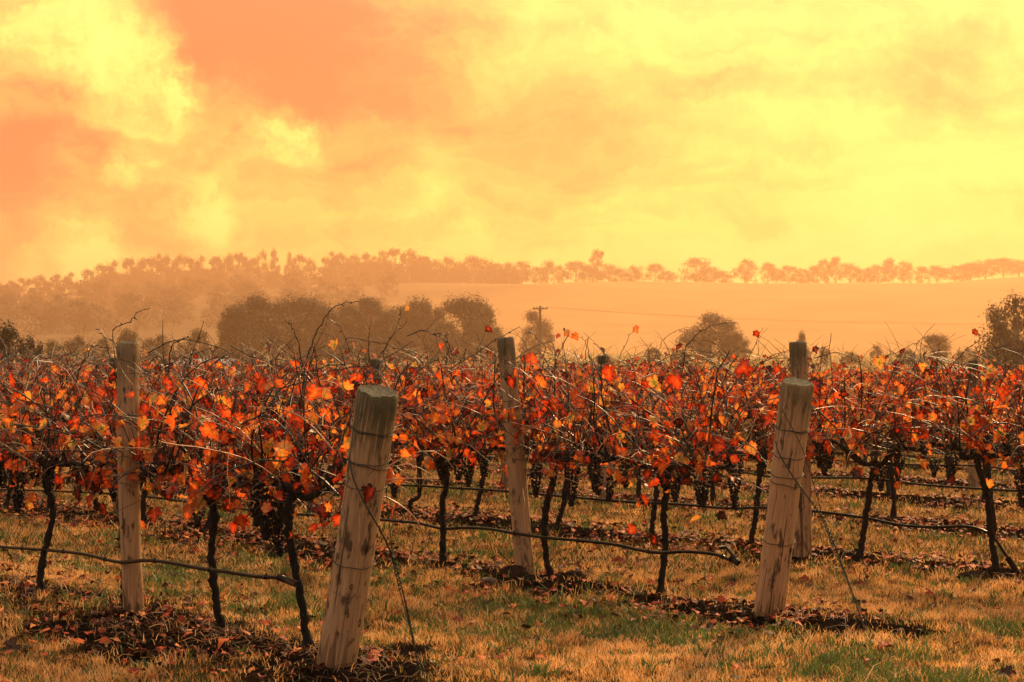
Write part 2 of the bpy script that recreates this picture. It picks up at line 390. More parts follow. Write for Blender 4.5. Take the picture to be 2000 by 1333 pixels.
# ridge behind: crest traced as heights at 900 m
RIDGE_Y = 1400.0
cr_px = np.array([-900, -400, -100, 0, 100, 200, 400, 520, 700, 900, 1300, 1800, 1900, 2000, 2300, 2900]); cr_py = np.array([660, 640, 612, 602, 594, 587, 577, 567, 561, 557, 556, 556, 548, 540, 545, 560])
def crest(X): return CAM_H + (CY - np.interp(CX + X * F / RIDGE_Y, cr_px, cr_py)) * RIDGE_Y / F
hx = np.linspace(-960, 960, 161); hy = np.concatenate([np.linspace(560, 1400, 44), np.linspace(1425, 2200, 12)])
HX, HY = np.meshgrid(hx, hy)
def hillz(X, Y):
    f = ss(560, 1408, Y) ** 1.15 * (1 - .75 * ss(1430, 2200, Y)); side = 1 - ss(800, 960, np.abs(X))
    return -2.9 + (crest(X) + 2.9) * f * side + (fbm(X * .013, Y * .013, 3) - .5) * 6 * np.minimum(f * 2, 1) * (1 - ss(1330, 1400, Y)) * side
HZ = hillz(HX, HY); n0 = len(hx)
ii = (np.arange(len(hy) - 1)[:, None] * n0 + np.arange(n0 - 1)[None]).ravel()
tag(obj('hill', mesh_from('hill', np.stack([HX.ravel(), HY.ravel(), HZ.ravel()], -1), np.stack([ii, ii + 1, ii + n0 + 1, ii + n0], -1), M_hill, {'scrub': np.clip((1 - ss(-130, 60, HX + 160 * (fbm(HX * .006, HY * .006, 14) - .5) - .12 * (HY - 1100))) + .9 * ss(1385, 1400, HY), 0, 1).ravel()}, True)), kind='structure')

# ------------------------------------------------------------------ posts
def post(name, base, top, r0, r1, seed, label, dark_top=1.0, tint=(1, 1, 1), bands=(), knots=(), group=None):
    base = np.array(base, float); top = np.array(top, float); ax = top - base; L = np.linalg.norm(ax)
    rng = np.random.default_rng(seed)
    k, n = 28, 26
    zz = np.concatenate([[-.12], np.linspace(0, 1, n - 2) ** .95 * (L - .012), [L]])
    V = []
    for i, z in enumerate(zz):
        f = max(0, z) / L; rr = (r0 * (1 - f) + r1 * f) * (1 + .025 * math.sin(z * 5 + seed)) - (.008 if i == len(zz) - 1 else 0)
        an = np.arange(k) * 2 * np.pi / k
        lump = 1 + .010 * np.sin(3 * an + seed + z * 1.3) + .008 * np.sin(7 * an + seed * 2 + z * .8) + rng.uniform(-.008, .008, k)
        tz = z + (rng.uniform(-.006, .004, k) if i >= len(zz) - 2 else 0)
        cx_, cy_ = .012 * math.sin(z * 2 + seed), .012 * math.cos(z * 1.7 + seed)
        V.append(np.stack([cx_ + rr * lump * np.cos(an), cy_ + rr * lump * np.sin(an), np.full(k, 0) + tz], -1))
    V = np.concatenate(V); i = np.arange(len(zz) - 1)[:, None] * k; j = np.arange(k)[None]
    q = np.stack([i + j, i + (j + 1) % k, i + k + (j + 1) % k, i + k + j], -1).reshape(-1, 4)
    m = m_post('weathered_post_%d' % seed, seed, tint, dark_top, L)
    rot = Vector(ax).to_track_quat('Z', 'Y').to_euler()
    e = empty(name, base); e.rotation_euler = rot
    sh = obj('shaft', mesh_from('shaft', V, q, m, None, True), e)
    # sawn top, slightly dished and split
    topring = V[-k:]; c = topring.mean(0) - (0, 0, .006)
    mid = topring * .55 + c * .45; mid[:, 2] -= rng.uniform(0, .008, k)
    TV = np.vstack([topring * .995 + c * .005, mid, c[None]]); jj = np.arange(k)
    obj('sawn_top', mesh_from('sawn_top', TV, [np.stack([jj, (jj + 1) % k, k + (jj + 1) % k, k + jj], -1), np.stack([k + jj, k + (jj + 1) % k, np.full(k, 2 * k)], -1)], M_endgrain), sh)
    for z, tilt in bands:                                # wire wrapped round the post
        f = z / L; rr = (r0 * (1 - f) + r1 * f) * 1.055 + .002; an = np.linspace(0, 2 * np.pi, 33)
        cx_, cy_ = .012 * math.sin(z * 2 + seed), .012 * math.cos(z * 1.7 + seed)
        s = Soup(); s.tube(np.stack([cx_ + rr * np.cos(an), cy_ + rr * np.sin(an), z + tilt * np.cos(an - .4) + .003 * np.sin(5 * an)], -1), .0022, 5, 0, False)
        obj('wire_band', s.mesh('wire_band', M_wire), e)
    for z, a, sz in knots:
        f = z / L; rr = (r0 * (1 - f) + r1 * f); an = np.arange(14) * 2 * np.pi / 14
        cx_, cy_ = .012 * math.sin(z * 2 + seed), .012 * math.cos(z * 1.7 + seed)
        n_ = np.array((math.cos(a), math.sin(a), 0)); u = np.array((-math.sin(a), math.cos(a), 0)); c0 = n_ * rr + (cx_, cy_, z)
        wob = (1 + rng.uniform(-.28, .28, 14))[:, None]
        ring1 = c0 + sz * wob * (np.cos(an)[:, None] * u * .5 + np.sin(an)[:, None] * (0, 0, 1.2)) - n_ * .004
        ring2 = c0 + sz * .5 * wob * (np.cos(an)[:, None] * u * .5 + np.sin(an)[:, None] * (0, 0, 1.1)) + n_ * .0035
        KV = np.vstack([ring1, ring2, (c0 - n_ * .004)[None]]); jj = np.arange(14)
        obj('knot', mesh_from('knot', KV, [np.stack([jj, (jj + 1) % 14, 14 + (jj + 1) % 14, 14 + jj], -1), np.stack([14 + jj, 14 + (jj + 1) % 14, np.full(14, 28)], -1)], M_knot, None, True), sh)
    tag(e, label, 'post', group); return e
def g3(x, y): a = gp(x, y); return np.array((a[0], a[1], Hs(*a)))
FR = -math.pi / 2                                       # towards the camera
S1b, S1t = g3(655, 1318), P(738, 762, 8.30)
post('strainer_post', S1b, S1t, .094, .096, 1, 'thick leaning timber end post nearest the camera, wire-bound with dark stained top',
     bands=((1.20, .012), (1.185, -.01), (1.05, .012), (1.02, -.012), (.92, .004), (.53, .006)), knots=((.24, FR + .35, .030), (.43, FR - .45, .02), (.62, FR + .05, .022), (.68, FR + .75, .014)))
S2b, S2t = g3(1497, 1210), P(1561, 745, 10.02)
post('strainer_post', S2b, S2t, .086, .090, 2, 'thick leaning timber end post at the head of the second row, paler wood', tint=(1.12, 1.06, 1.02), dark_top=.75,
     bands=((1.13, .004), (1.12, -.006), (.97, .004), (.86, .008), (.80, -.012), (.46, .005)), knots=((.42, FR + .45, .018),))
PLb = g3(262, 1203)
post('trellis_post', PLb, P(250, 668, 10.36), .060, .066, 3, 'slim upright grey post with dark mottled top in the front row', tint=(1.02, 1, .98), dark_top=.6, knots=((1.12, FR + .2, .014), (1.3, FR, .02), (.5, FR - .5, .012)))
PMb = g3(1029, 1130)
post('trellis_post', PMb, P(983, 660, 12.05), .066, .060, 4, 'slim post leaning left beside a soil clod in the second row', dark_top=.85, knots=((.42, FR + .2, .010),))
PRb = g3(1570, 1093)
post('trellis_post', PRb, P(1555, 668, 13.1), .068, .064, 5, 'slim post standing close behind the paler leaning end post', tint=(1.05, 1, .95), dark_top=.9, knots=((.85, FR + .4, .012), (1.45, FR - 1.1, .012)))
for i, (x, y, ty, lab) in enumerate([(231, 1013, 700, 'dark post in the second row, half hidden left of the slim grey front post'), (336, 964, 735, 'thin post of the third row between the two leftmost front trunks'),
        (1183, 984, 695, 'post in the fourth row seen between two trunks right of the leaning slim post'), (992, 962, 720, 'thin post just left of the leaning slim post, several rows back'),
        (1903, 953, 704, 'post with dark top several rows back near the right edge'), (737, 1003, 702, 'post whose dark top shows above the nearest thick end post')]):
    b = g3(x, y); post('trellis_post', b, P(x - 4, ty, b[1]), .055, .055, 6 + i, lab, tint=(.7, .7, .72))

# ------------------------------------------------------------------ guy wires, trellis wires, irrigation pipe
def wire_thing(name, paths, r, m, label, cat, k=5, group=None, at=None):
    s = Soup()
    for p in paths: s.tube(p, r, k)
    me = s.mesh(name, m); o = obj(name, me); tag(o, label, cat, group); return o
def guy(side, xk, anchor, attach, thin, knot, label):
    e = empty('guy_wire', anchor)
    def loc(pts): return [np.array(q) - anchor for q in pts]
    rng = np.random.default_rng(3)
    down = np.linspace(knot, anchor - np.array((0, 0, .05)), 14)
    for ph in (0, 2.1, 4.2):
        tw = down.copy(); a = np.linspace(0, 9, 14) + ph; amp = np.linspace(.006, .012, 14)
        tw[:, 0] += np.cos(a * .35 + ph) * amp; tw[:, 1] += np.sin(a * .35 + ph) * amp
        s = Soup(); s.tube(np.array(loc(tw)), .0024, 5); obj('strand', s.mesh('strand', M_wire), e)
    s = Soup(); s.tube(smooth_path(loc(attach + [knot]), 5), .0042, 5); obj('tie_strand', s.mesh('tie_strand', M_wire), e)
    s = Soup(); s.tube(smooth_path(loc(thin + [knot]), 4), .0022, 5); obj('strand', s.mesh('strand', M_wire), e)
    d = (anchor - knot) / np.linalg.norm(anchor - knot); s = Soup()
    t = np.linspace(-.02, .16, 30)
    hel = knot + d * t[:, None] + np.stack([np.cos(t * 260), np.sin(t * 260), 0 * t], -1) * .009
    s.tube(np.array(loc(hel)), .0035, 4); obj('wire_splice', s.mesh('wire_splice', M_wire), e)
    tag(e, label, 'wire')
a1 = g3(828, 1329)
guy(1, 0, a1, [P(683, 900, 8.33), P(690, 935, 8.27), P(716, 990, 8.26), P(745, 1040, 8.30)], [P(752, 915, 8.42), P(757, 990, 8.40)], P(768, 1090, 8.38), 'twisted wire stay running from the nearest thick post to the grass')
a2 = g3(1704, 1243)
guy(1, 0, a2, [P(1515, 862, 10.02), P(1521, 885, 9.98), P(1548, 930, 9.97), P(1580, 975, 9.98)], [P(1527, 800, 9.97), P(1564, 870, 9.95), P(1590, 950, 9.96)], P(1606, 1010, 9.98), 'twisted wire stay anchored in the grass beside the paler thick post')

def rowpt(key, t): p, d, t1, t0 = ROWS[key]; return p + d * t
def row_t_of(key, xy): p, d, *_ = ROWS[key]; return float((np.array(xy) - p) @ d)
def row_wire(key, h, t0, t1, r, label):
    ts = np.arange(t0, t1 + .01, .5); pts = []
    for q in ts: a = rowpt(key, q); pts.append((a[0], a[1], h + .01 * math.sin(q * 2.1)))
    wire_thing('trellis_wire', [np.array(pts)], r, M_wire, label, 'wire', 4)
ORD = {'A': 'front', 'B': 'second', 'C': 'third', 'D': 'fourth', 'E': 'fifth', 'F': 'sixth', 'G': 'seventh', 'H': 'eighth', 'I': 'ninth', 'J': 'tenth'}
for key in 'ABCDE':
    p, d, t1, t0 = ROWS[key]
    e = {'A': row_t_of('A', S1b[:2]), 'B': row_t_of('B', S2b[:2])}.get(key, t1)
    row_wire(key, .80, t0, e, .0022, 'thin lower trellis wire along the %s row at cordon height' % ORD[key])
    row_wire(key, 1.17, t0, e, .0018, 'thin upper trellis wire along the %s row among the leaves' % ORD[key])

def hose(key, pts, label, ties=True):
    """black irrigation pipe with small emitters"""
    pts = smooth_path(pts, 5); e = empty('irrigation_hose', pts[0]); s = Soup(); s.tube(pts - pts[0], .0105 if key in 'ABC' else .010, 8)
    pp = obj('pipe', s.mesh('pipe', M_hose), e)
    if key in 'ABC':
        L = np.concatenate([[0], np.cumsum(np.linalg.norm(np.diff(pts, axis=0), axis=1))])
        for q in np.arange(.35, L[-1], .62):
            i = min(np.searchsorted(L, q), len(pts) - 2); c = pts[i] - pts[0]; dd = pts[i + 1] - pts[i]; dd = dd / (np.linalg.norm(dd) + 1e-9)
            s = Soup(); s.tube(np.array([c - dd * .016, c - dd * .012, c + dd * .012, c + dd * .016]), (.011, .0145, .0145, .011), 7)
            s.tube(np.array([c, c + (0, 0, .02)]), .005, 5); obj('dripper', s.mesh('dripper', M_hose), pp)
    tag(e, label, 'pipe'); return e
def hp(key, x, y):
    """photo pixel on the vertical plane of a row"""
    p, d, *_ = ROWS[key]; u = (x - CX) / F; Y = (p[1] * d[0] - p[0] * d[1]) / (d[0] - u * d[1]); return P(x, y, Y)
hA = hose('A', [hp('A', x, y) for x, y in ((-260, 1062), (-120, 1052), (0, 1068), (70, 1073), (160, 1082), (232, 1098), (285, 1095), (330, 1099), (400, 1112), (440, 1117), (500, 1126), (545, 1129), (578, 1140))], 'wavy black irrigation pipe tied along the front row trunks')
hB = hose('B', [hp('B', x, y) for x, y in ((-60, 955), (60, 958), (200, 964), (300, 972), (400, 985), (520, 1000), (600, 1006), (680, 1010), (760, 1017), (815, 1022), (865, 1033), (900, 1031), (950, 1033), (1005, 1042), (1060, 1050), (1130, 1056), (1200, 1064), (1250, 1075), (1290, 1080), (1340, 1078), (1395, 1083), (1432, 1097))], 'wavy black irrigation pipe of the second row with a folded, clamped end')
# folded end and clamp
q0 = hp('B', 1432, 1097)
s = Soup(); s.tube(np.array([hp('B', 1405, 1074), hp('B', 1418, 1073), hp('B', 1436, 1094)]) - np.array(hB.location) + np.array((0, -.012, .012)), .0105, 8); obj('folded_end', s.mesh('folded_end', M_hose), hB)
s = Soup(); s.tube(np.array([hp('B', 1428, 1090), hp('B', 1441, 1102)]) - np.array(hB.location) + np.array((0, -.006, .004)), .021, 9); obj('clamp', s.mesh('clamp', M_hose), hB)
s = Soup(); s.tube(np.array([hp('A', 545, 1128), hp('A', 580, 1142)]) - np.array(hA.location), .017, 9); obj('clamp', s.mesh('clamp', M_hose), hA)
hC = hose('C', [hp('C', x, y) for x, y in ((300, 935), (500, 942), (780, 948), (880, 953), (990, 960), (1100, 970), (1220, 980), (1320, 985), (1420, 993), (1500, 992), (1600, 1000), (1690, 1012), (1760, 1026), (1830, 1030), (1890, 1029), (1935, 1045), (1965, 1085), (1992, 1122))] + [g3(2004, 1150)], 'black irrigation pipe of the third row drooping to the ground at its end')
s = Soup(); s.tube(np.array([hp('C', 1968, 1090), hp('C', 1998, 1132)]) - np.array(hC.location), .021, 9); obj('clamp', s.mesh('clamp', M_hose), hC)
for key in 'DEFG':
    p, d, t1, t0 = ROWS[key]; pts = []
    for q in np.arange(t0, t1, .55): a = rowpt(key, q); pts.append((a[0], a[1], .36 + .02 * math.sin(q * 3.3 + ord(key)) + .012 * math.sin(q * 7)))
    hose(key, pts, 'thin black irrigation pipe of the %s row, seen between the trunks' % ORD[key])

# ------------------------------------------------------------------ vine leaf shapes
half = np.array([(.10, -.15), (.27, -.17), (.40, -.05), (.34, .07), (.47, .13), (.55, .28), (.47, .33), (.49, .46), (.31, .42), (.33, .58), (.20, .66), (.15, .80)])
outl = np.vstack([[(0, .02)], half, [(0, .97)], half[::-1] * (-1, 1)])
def leaf_verts(rng, curl, cup, fold):
    o = outl * (1 + rng.uniform(-.07, .07, outl.shape)); o[:, 0] *= rng.uniform(.9, 1.1)
    inner = np.array([(0, .30), (0, .60)])
    V = np.vstack([o, inner]); x, y = V[:, 0], V[:, 1]
    z = fold * np.abs(x) - cup * (x * x * 1.6 + (y - .3) ** 2) + rng.uniform(-.05, .05, len(V)) * np.r_[np.ones(len(o)), 0, 0]
    V = np.stack([x, y, z], -1)
    if curl:                                            # roll about the x axis and towards the midrib
        a = curl * np.clip(V[:, 1] - .2, 0, None); yy = V[:, 1].copy()
        V[:, 1] = np.where(yy > .2, .2 + np.sin(a) / max(curl, 1e-3), yy); V[:, 2] += np.where(yy > .2, -(1 - np.cos(a)) / max(curl, 1e-3), 0)
        V[:, 0] *= 1 - .25 * min(curl / 2.5, 1)
    V[:, 1] -= .02
    return V
NO = len(outl); half_i = (NO - 2) // 2
fl = []
iA, iB = NO, NO + 1
for q in range(NO):
    q2 = (q + 1) % NO; mid_y = (outl[q][1] + outl[q2][1]) / 2
    fl.append((q, q2, iB if mid_y > .47 else iA))
# bridge where the fan centre changes
ch = [q for q in range(NO) if fl[q][2] != fl[(q + 1) % NO][2]]
for q in ch: fl.append(((q + 1) % NO, iB, iA) if fl[q][2] == iA else ((q + 1) % NO, iA, iB))
LF = np.array(fl)
rngL = np.random.default_rng(77)
LEAFV = [leaf_verts(rngL, c, cu, fo) for c, cu, fo in [(0, .25, .1), (.6, .3, .2), (1.2, .2, .3), (2.0, .3, .45), (0, -.3, .25), (.9, -.2, -.25), (2.8, .35, .6), (.3, .5, -.2), (1.6, .1, -.4), (.5, .2, .5)]]
LEAFM = []
for k, v in enumerate(LEAFV):
    # petiole: thin three sided stalk behind the blade
    pts = np.array([(0, .02, 0), (0.01, -.22, .05), (.03, -.55, .16)]); s = Soup(); s.add(v, LF); s.tube(pts, (.018, .014, .014), 3, 0, False)
    lm_ = s.mesh('leaf', M_leafo, True); ea = lm_.attributes.new('edge', 'FLOAT', 'POINT'); ev = np.full(s.n, .5, np.float32); ev[:NO] = 1; ev[NO:NO + 2] = 0; ev[0] = 0; ea.data.foreach_set('value', ev); LEAFM.append(lm_)
def basis(tip, rngv):
    tip = tip / np.linalg.norm(tip); n = rngv - tip * (rngv @ tip); n /= np.linalg.norm(n) + 1e-9
    return np.stack([np.cross(tip, n), tip, n], 1)

# grape bunches
t_ = (1 + 5 ** .5) / 2
ICO = np.array([(-1, t_, 0), (1, t_, 0), (-1, -t_, 0), (1, -t_, 0), (0, -1, t_), (0, 1, t_), (0, -1, -t_), (0, 1, -t_), (t_, 0, -1), (t_, 0, 1), (-t_, 0, -1), (-t_, 0, 1)]) / math.sqrt(1 + t_ * t_)
ICF = np.array([(0, 11, 5), (0, 5, 1), (0, 1, 7), (0, 7, 10), (0, 10, 11), (1, 5, 9), (5, 11, 4), (11, 10, 2), (10, 7, 6), (7, 1, 8), (3, 9, 4), (3, 4, 2), (3, 2, 6), (3, 6, 8), (3, 8, 9), (4, 9, 5), (2, 4, 11), (6, 2, 10), (8, 6, 7), (9, 8, 1)])
def cluster_mesh(seed, L, R):
    rng = np.random.default_rng(seed); s = Soup()
    s.tube(np.array([(0, 0, .06), (.004, 0, 0), (0, .003, -L * .9)]), .003, 4)
    for k in range(int(125 * L / .2)):
        f = rng.random() ** .8; rr = R * (1 - .78 * f ** 1.3) * (.55 + .45 * math.sqrt(rng.random())); a = rng.uniform(0, 6.28)
        s.add(ICO * rng.uniform(.0075, .0105) * (1, 1, 1.1) + (rr * math.cos(a), rr * math.sin(a), -.01 - f * L), ICF)
    return s.mesh('grape_cluster', M_grape)
CLM = [cluster_mesh(1, .19, .050), cluster_mesh(2, .24, .052), cluster_mesh(3, .15, .052), cluster_mesh(4, .30, .050)]

# ------------------------------------------------------------------ vines
def cane_path(rng, start, d, L, droop, n=9):
    p = np.array(start, float); d = np.array(d, float); d /= np.linalg.norm(d); o = [p.copy()]; st = L / (n - 1)
    bend = rng.normal(0, .16, 3)
    for i in range(n - 1):
        d = d + bend * .5 + rng.normal(0, .10, 3); d[2] -= droop * (i / (n - 1)) ; d /= np.linalg.norm(d)
        p = p + d * st; o.append(p.copy())
    return np.array(o)
def vine_data(seed, trunk, ncane=46, nleaf=150, front=True, hgt=1.0, half_len=.55):
    """trunk: polyline in local space (x along row, y across, z up). Returns trunk soup, cane soup, leaf records, cluster records"""
    rng = np.random.default_rng(seed); T = Soup(); K = Soup(); leaves = []; clus = []
    tp = smooth_path(trunk, 10 if front else 3); n = len(tp); f = np.linspace(0, 1, n)
    rad = .021 + .012 * np.exp(-f * 14) + .012 * ss(.8, 1, f)
    tp[:, :2] += rng.normal(0, .003, (n, 2))
    T.tube(tp, rad * (1 + rng.uniform(-.16, .18, n)), 9 if front else 6, 0, True, .24, rng)
    head = tp[-1]
    for sgn in (-1, 1):                                # cordon arms with knobby spurs
        m = 7; u = np.linspace(0, 1, m)
        arm = np.stack([head[0] * (1 - u) + sgn * half_len * u, head[1] * (1 - u) + rng.normal(0, .02, m), head[2] - .05 + (.82 - head[2] + .05) * ss(0, .5, u) + rng.normal(0, .012, m)], -1); arm[0] = head - (0, 0, .04)
        T.tube(smooth_path(arm, 3), np.linspace(.021, .012, (m - 1) * 3 + 1) * (1 + rng.uniform(-.15, .2, (m - 1) * 3 + 1)), 7 if front else 5, 0, True, .15, rng)
        for k in range(5):
            c = arm[rng.integers(1, m)]; T.tube(np.array([c, c + rng.normal(0, .02, 3) + (0, 0, .03), c + rng.normal(0, .03, 3) + (0, 0, .07)]), (.014, .012, .008), 5, 0, True, .1, rng)
    if front:
        for k in range(9):                             # loose bark and stubs on the trunk
            i = rng.integers(n // 4, n - 1); c = tp[i]; dv = np.array((rng.normal(), rng.normal(), .5)); dv /= np.linalg.norm(dv)
            T.tube(np.array([c, c + dv * rng.uniform(.03, .07)]), (.005, .002), 4)
    paths = []
    for k in range(ncane):
        u = rng.uniform(-half_len, half_len); st = np.array((u, rng.normal(0, .035), .82 + rng.normal(0, .03)))
        kind = rng.random()
        if kind < .48:   d = (rng.normal(0, .65), rng.normal(0, .32), 1.0); L = rng.uniform(.45, .95); dr = rng.uniform(.05, .55)
        elif kind < .68: d = (rng.normal(0, 1.0), rng.normal(0, .5), .45); L = rng.uniform(.5, 1.1); dr = rng.uniform(0, .35)
        elif kind < .92: d = (rng.normal(0, .8), rng.normal(0, .7), .15); L = rng.uniform(.25, .48); dr = rng.uniform(.35, .7)
        else:            d = (rng.normal(0, .4), rng.normal(0, .25), 1.4); L = rng.uniform(.85, 1.25); dr = rng.uniform(-.02, .35)
        p = cane_path(rng, st, d, L * hgt, dr); p[:, 2] = np.where(p[:, 2] > 1.40, 1.40 + (p[:, 2] - 1.40) * .5, p[:, 2])
        p[:, 2] = np.maximum(p[:, 2], .42 + .1 * rng.random())
        r = rng.uniform(.0024, .0046); K.tube(p, np.linspace(r, r * .5, len(p)), 4 if front else 3, rng.random() ** 2.4 if kind < .92 else .15 * rng.random(), False)
        paths.append(p)
        if front and rng.random() < .8:                # side shoots
            for _ in range(rng.integers(1, 4)):
                i = rng.integers(2, len(p) - 1); q = cane_path(rng, p[i], rng.normal(0, 1, 3) + (0, 0, .25), rng.uniform(.12, .35), rng.uniform(-.1, .4), 5)
                K.tube(q, np.linspace(.0022, .001, 5), 3, rng.random() ** 1.2, False)
                if rng.random() < .5: paths.append(q)
    if front:
        for k in range(9):
            u = rng.uniform(-half_len, half_len); st = np.array((u, rng.normal(0, .05), .80)); p = cane_path(rng, st, (rng.normal(0, .7), rng.normal(0, .3), .9), rng.uniform(.5, .95), rng.uniform(0, .25), 8)
            p[:, 2] = np.where(p[:, 2] > 1.40, 1.40 + (p[:, 2] - 1.40) * .5, p[:, 2]); K.tube(p, np.linspace(.0075, .0035, 8), 5, .05 * rng.random(), False); paths.append(p)
    while len(leaves) < nleaf:
        p = paths[rng.integers(len(paths))]; i = rng.integers(1, len(p) - 1); c = p[i] + (p[i + 1] - p[i]) * rng.random()
        if c[2] > 1.38 and rng.random() < .88: continue
        if c[2] > 1.22 and rng.random() < .55: continue
        c = c + rng.normal(0, .03, 3)
        tip = np.array((rng.normal(0, .6), rng.normal(0, .6), -.75 + rng.normal(0, .45))); nv = np.array((rng.normal(0, .8), rng.normal(0, .9), rng.normal(0, .5)))
        sz = rng.uniform(.042, .084) if rng.random() < .87 else rng.uniform(.084, .108)
        leaves.append((c, basis(tip, nv), sz, rng.integers(len(LEAFV)), rng.random()))
    for k in range(rng.integers(3, 7) if front else 3):
        u = rng.uniform(-half_len, half_len); clus.append((np.array((u, rng.normal(0, .05), .78 + rng.normal(0, .05))), rng.integers(0, 3), rng.uniform(.8, 1.1)))
    return T, K, leaves, clus
def leaf_soup(leaves):
    n = len(leaves); Rm = np.array([l[1] for l in leaves]); c = np.array([l[0] for l in leaves]); sz = np.array([l[2] for l in leaves])
    vv = np.array([LEAFV[l[3]] for l in leaves]); V = np.einsum('nij,nkj->nki', Rm, vv) * sz[:, None, None] + c[:, None]
    nk = vv.shape[1]; Fc = LF[None] + (np.arange(n) * nk)[:, None, None]
    return V.reshape(-1, 3), Fc.reshape(-1, 3), np.repeat([l[4] for l in leaves], nk)
EDGE = np.r_[0, np.ones(NO - 1), 0, 0]

def front_vine(key, foot, tpx, label, seed, n_single, n_mass, extra_canes=(), extra_clusters=(), extra_leaves=(), ncane=92, hide_trunk=False):
    p, d, *_ = ROWS[key]; ang = math.atan2(d[1], d[0]); b = gp(*foot); z = Hs(*b)
    e = empty('grapevine', (b[0], b[1], z), ang)
    ca, sa = math.cos(-ang), math.sin(-ang)
    def loc(w): w = np.asarray(w, float) - (b[0], b[1], z); return np.stack([w[..., 0] * ca - w[..., 1] * sa, w[..., 0] * sa + w[..., 1] * ca, w[..., 2]], -1)
    tr = loc(np.array([P(x, y, b[1]) for x, y in tpx])); tr[0, 2] = -.03
    tr[-1, 2] = np.clip(tr[-1, 2], .70, .84)
    if len(tr) > 2: tr = tr[[i for i in range(len(tr)) if i == len(tr) - 1 or tr[i, 2] < tr[-1, 2] - .05]]
    T, K, leaves, clus = vine_data(seed, tr, ncane, n_single + n_mass, True)
    rng = np.random.default_rng(seed + 900)
    for path, r in extra_canes:                        # long shoots that stand out against the sky
        pts = loc(np.array([P(x, y, b[1] + dy) for x, y, dy in path])); q = smooth_path(pts, 4); q[1:-1] += rng.normal(0, .004, (len(q) - 2, 3))
        K.tube(q, np.linspace(r, r * .5, len(q)), 5, rng.random() * .4, False)
        for i in range(2, len(q) - 1, 2):              # nodes and stubs
            K.tube(np.array([q[i], q[i] + rng.normal(0, .012, 3)]), (r * 1.3, r * .5), 4, .1)
    obj('trunk', T.mesh('trunk', M_bark), e); obj('canes', K.mesh('canes', M_cane), e)
    # leaves nearest the camera as single parts, the inner ones as one mass
    depth = [-(l[0][0] * math.sin(ang) + l[0][1] * math.cos(ang)) for l in leaves]
    order = np.argsort(depth)[::-1]; single = [leaves[i] for i in order[:n_single]]; mass = [leaves[i] for i in order[n_single:]]
    for x, y, px, *dy in extra_leaves:
        c = loc(P(x, y, b[1] + sum(dy))); single.append((c, basis(np.array((rng.normal(0, .5), rng.normal(0, .3), -.8)), np.array((.3, -.9, .1))), px * b[1] / F, rng.integers(len(LEAFV)), 0))
    for c, R, sz, v, _ in single:
        o = obj('leaf', LEAFM[v], e); o.matrix_local = Matrix.Translation(Vector(c)) @ Matrix(R.tolist()).to_4x4() @ Matrix.Scale(float(sz), 4)
    if mass:
        V, Fc, a = leaf_soup(mass); o = obj('inner_leaves', mesh_from('inner_leaves', V, Fc, M_leafm, {'rnd': a, 'edge': np.tile(EDGE, len(a) // len(EDGE))}, True), e); o['kind'] = 'stuff'
    for c, v, s_ in clus: obj('grape_cluster', CLM[v], e, c, (rng.normal(0, .08), rng.normal(0, .08), rng.uniform(0, 6)), s_)
    for x, y, v, s_ in extra_clusters: obj('grape_cluster', CLM[v], e, loc(P(x, y, b[1])), (0, 0, rng.uniform(0, 6)), s_)
    tag(e, label, 'grapevine', 'grapevines of the %s row' % ORD[key]); return e

RA, RB = .0042, .0036
front_vine('A', (602, 1281), [(602, 1281), (592, 1190), (567, 1060), (562, 1000), (578, 940)], 'crooked slender grapevine right beside the nearest thick end post', 101, 128, 90,
    [([(590, 760, 0), (600, 700, 0), (616, 655, 0), (640, 612, 0), (668, 594, 0), (702, 590, 0)], RA), ([(590, 740, .1), (585, 680, .1), (570, 640, .1), (557, 625, .1)], RB), ([(645, 625, 0), (668, 645, 0), (683, 690, 0), (700, 740, 0)], RB * .8),
     ([(540, 760, 0), (600, 745, 0), (660, 720, 0), (720, 716, 0)], RA), ([(470, 830, -.1), (520, 800, -.1), (570, 740, -.1), (640, 715, -.1), (700, 716, -.1)], RA)], [(585, 880, 0, 1)], [(655, 668, 22), (640, 1000, 30), (600, 920, 30), (620, 960, 32), (650, 930, 28), (640, 985, 26), (612, 895, 30), (545, 900, 30), (660, 1005, 26), (727, 955, 34, -.90)])
front_vine('A', (437, 1236), [(437, 1236), (421, 1170), (414, 1080), (420, 1010), (405, 955)], 'dark knobbly grapevine right of the slim grey front post, leaves hanging low', 102, 128, 90,
    [([(372, 720, 0), (378, 690, 0), (398, 628, 0)], RB), ([(350, 760, 0), (322, 715, 0), (318, 625, 0)], RB), ([(330, 730, 0), (335, 680, 0), (360, 662, 0), (372, 670, 0), (370, 740, 0)], RA),
     ([(450, 675, .2), (500, 700, .2), (560, 720, .2)], RB), ([(290, 690, 0), (340, 665, 0), (400, 670, 0), (450, 690, 0)], RB)], [(430, 910, 2, 1)], [(430, 800, 34), (400, 780, 34), (375, 970, 36), (360, 930, 32), (510, 1000, 34), (460, 1025, 26), (370, 990, 32), (395, 975, 34), (470, 960, 30), (520, 960, 32), (350, 935, 30), (440, 985, 28), (540, 975, 30), (500, 930, 30), (380, 900, 30)])
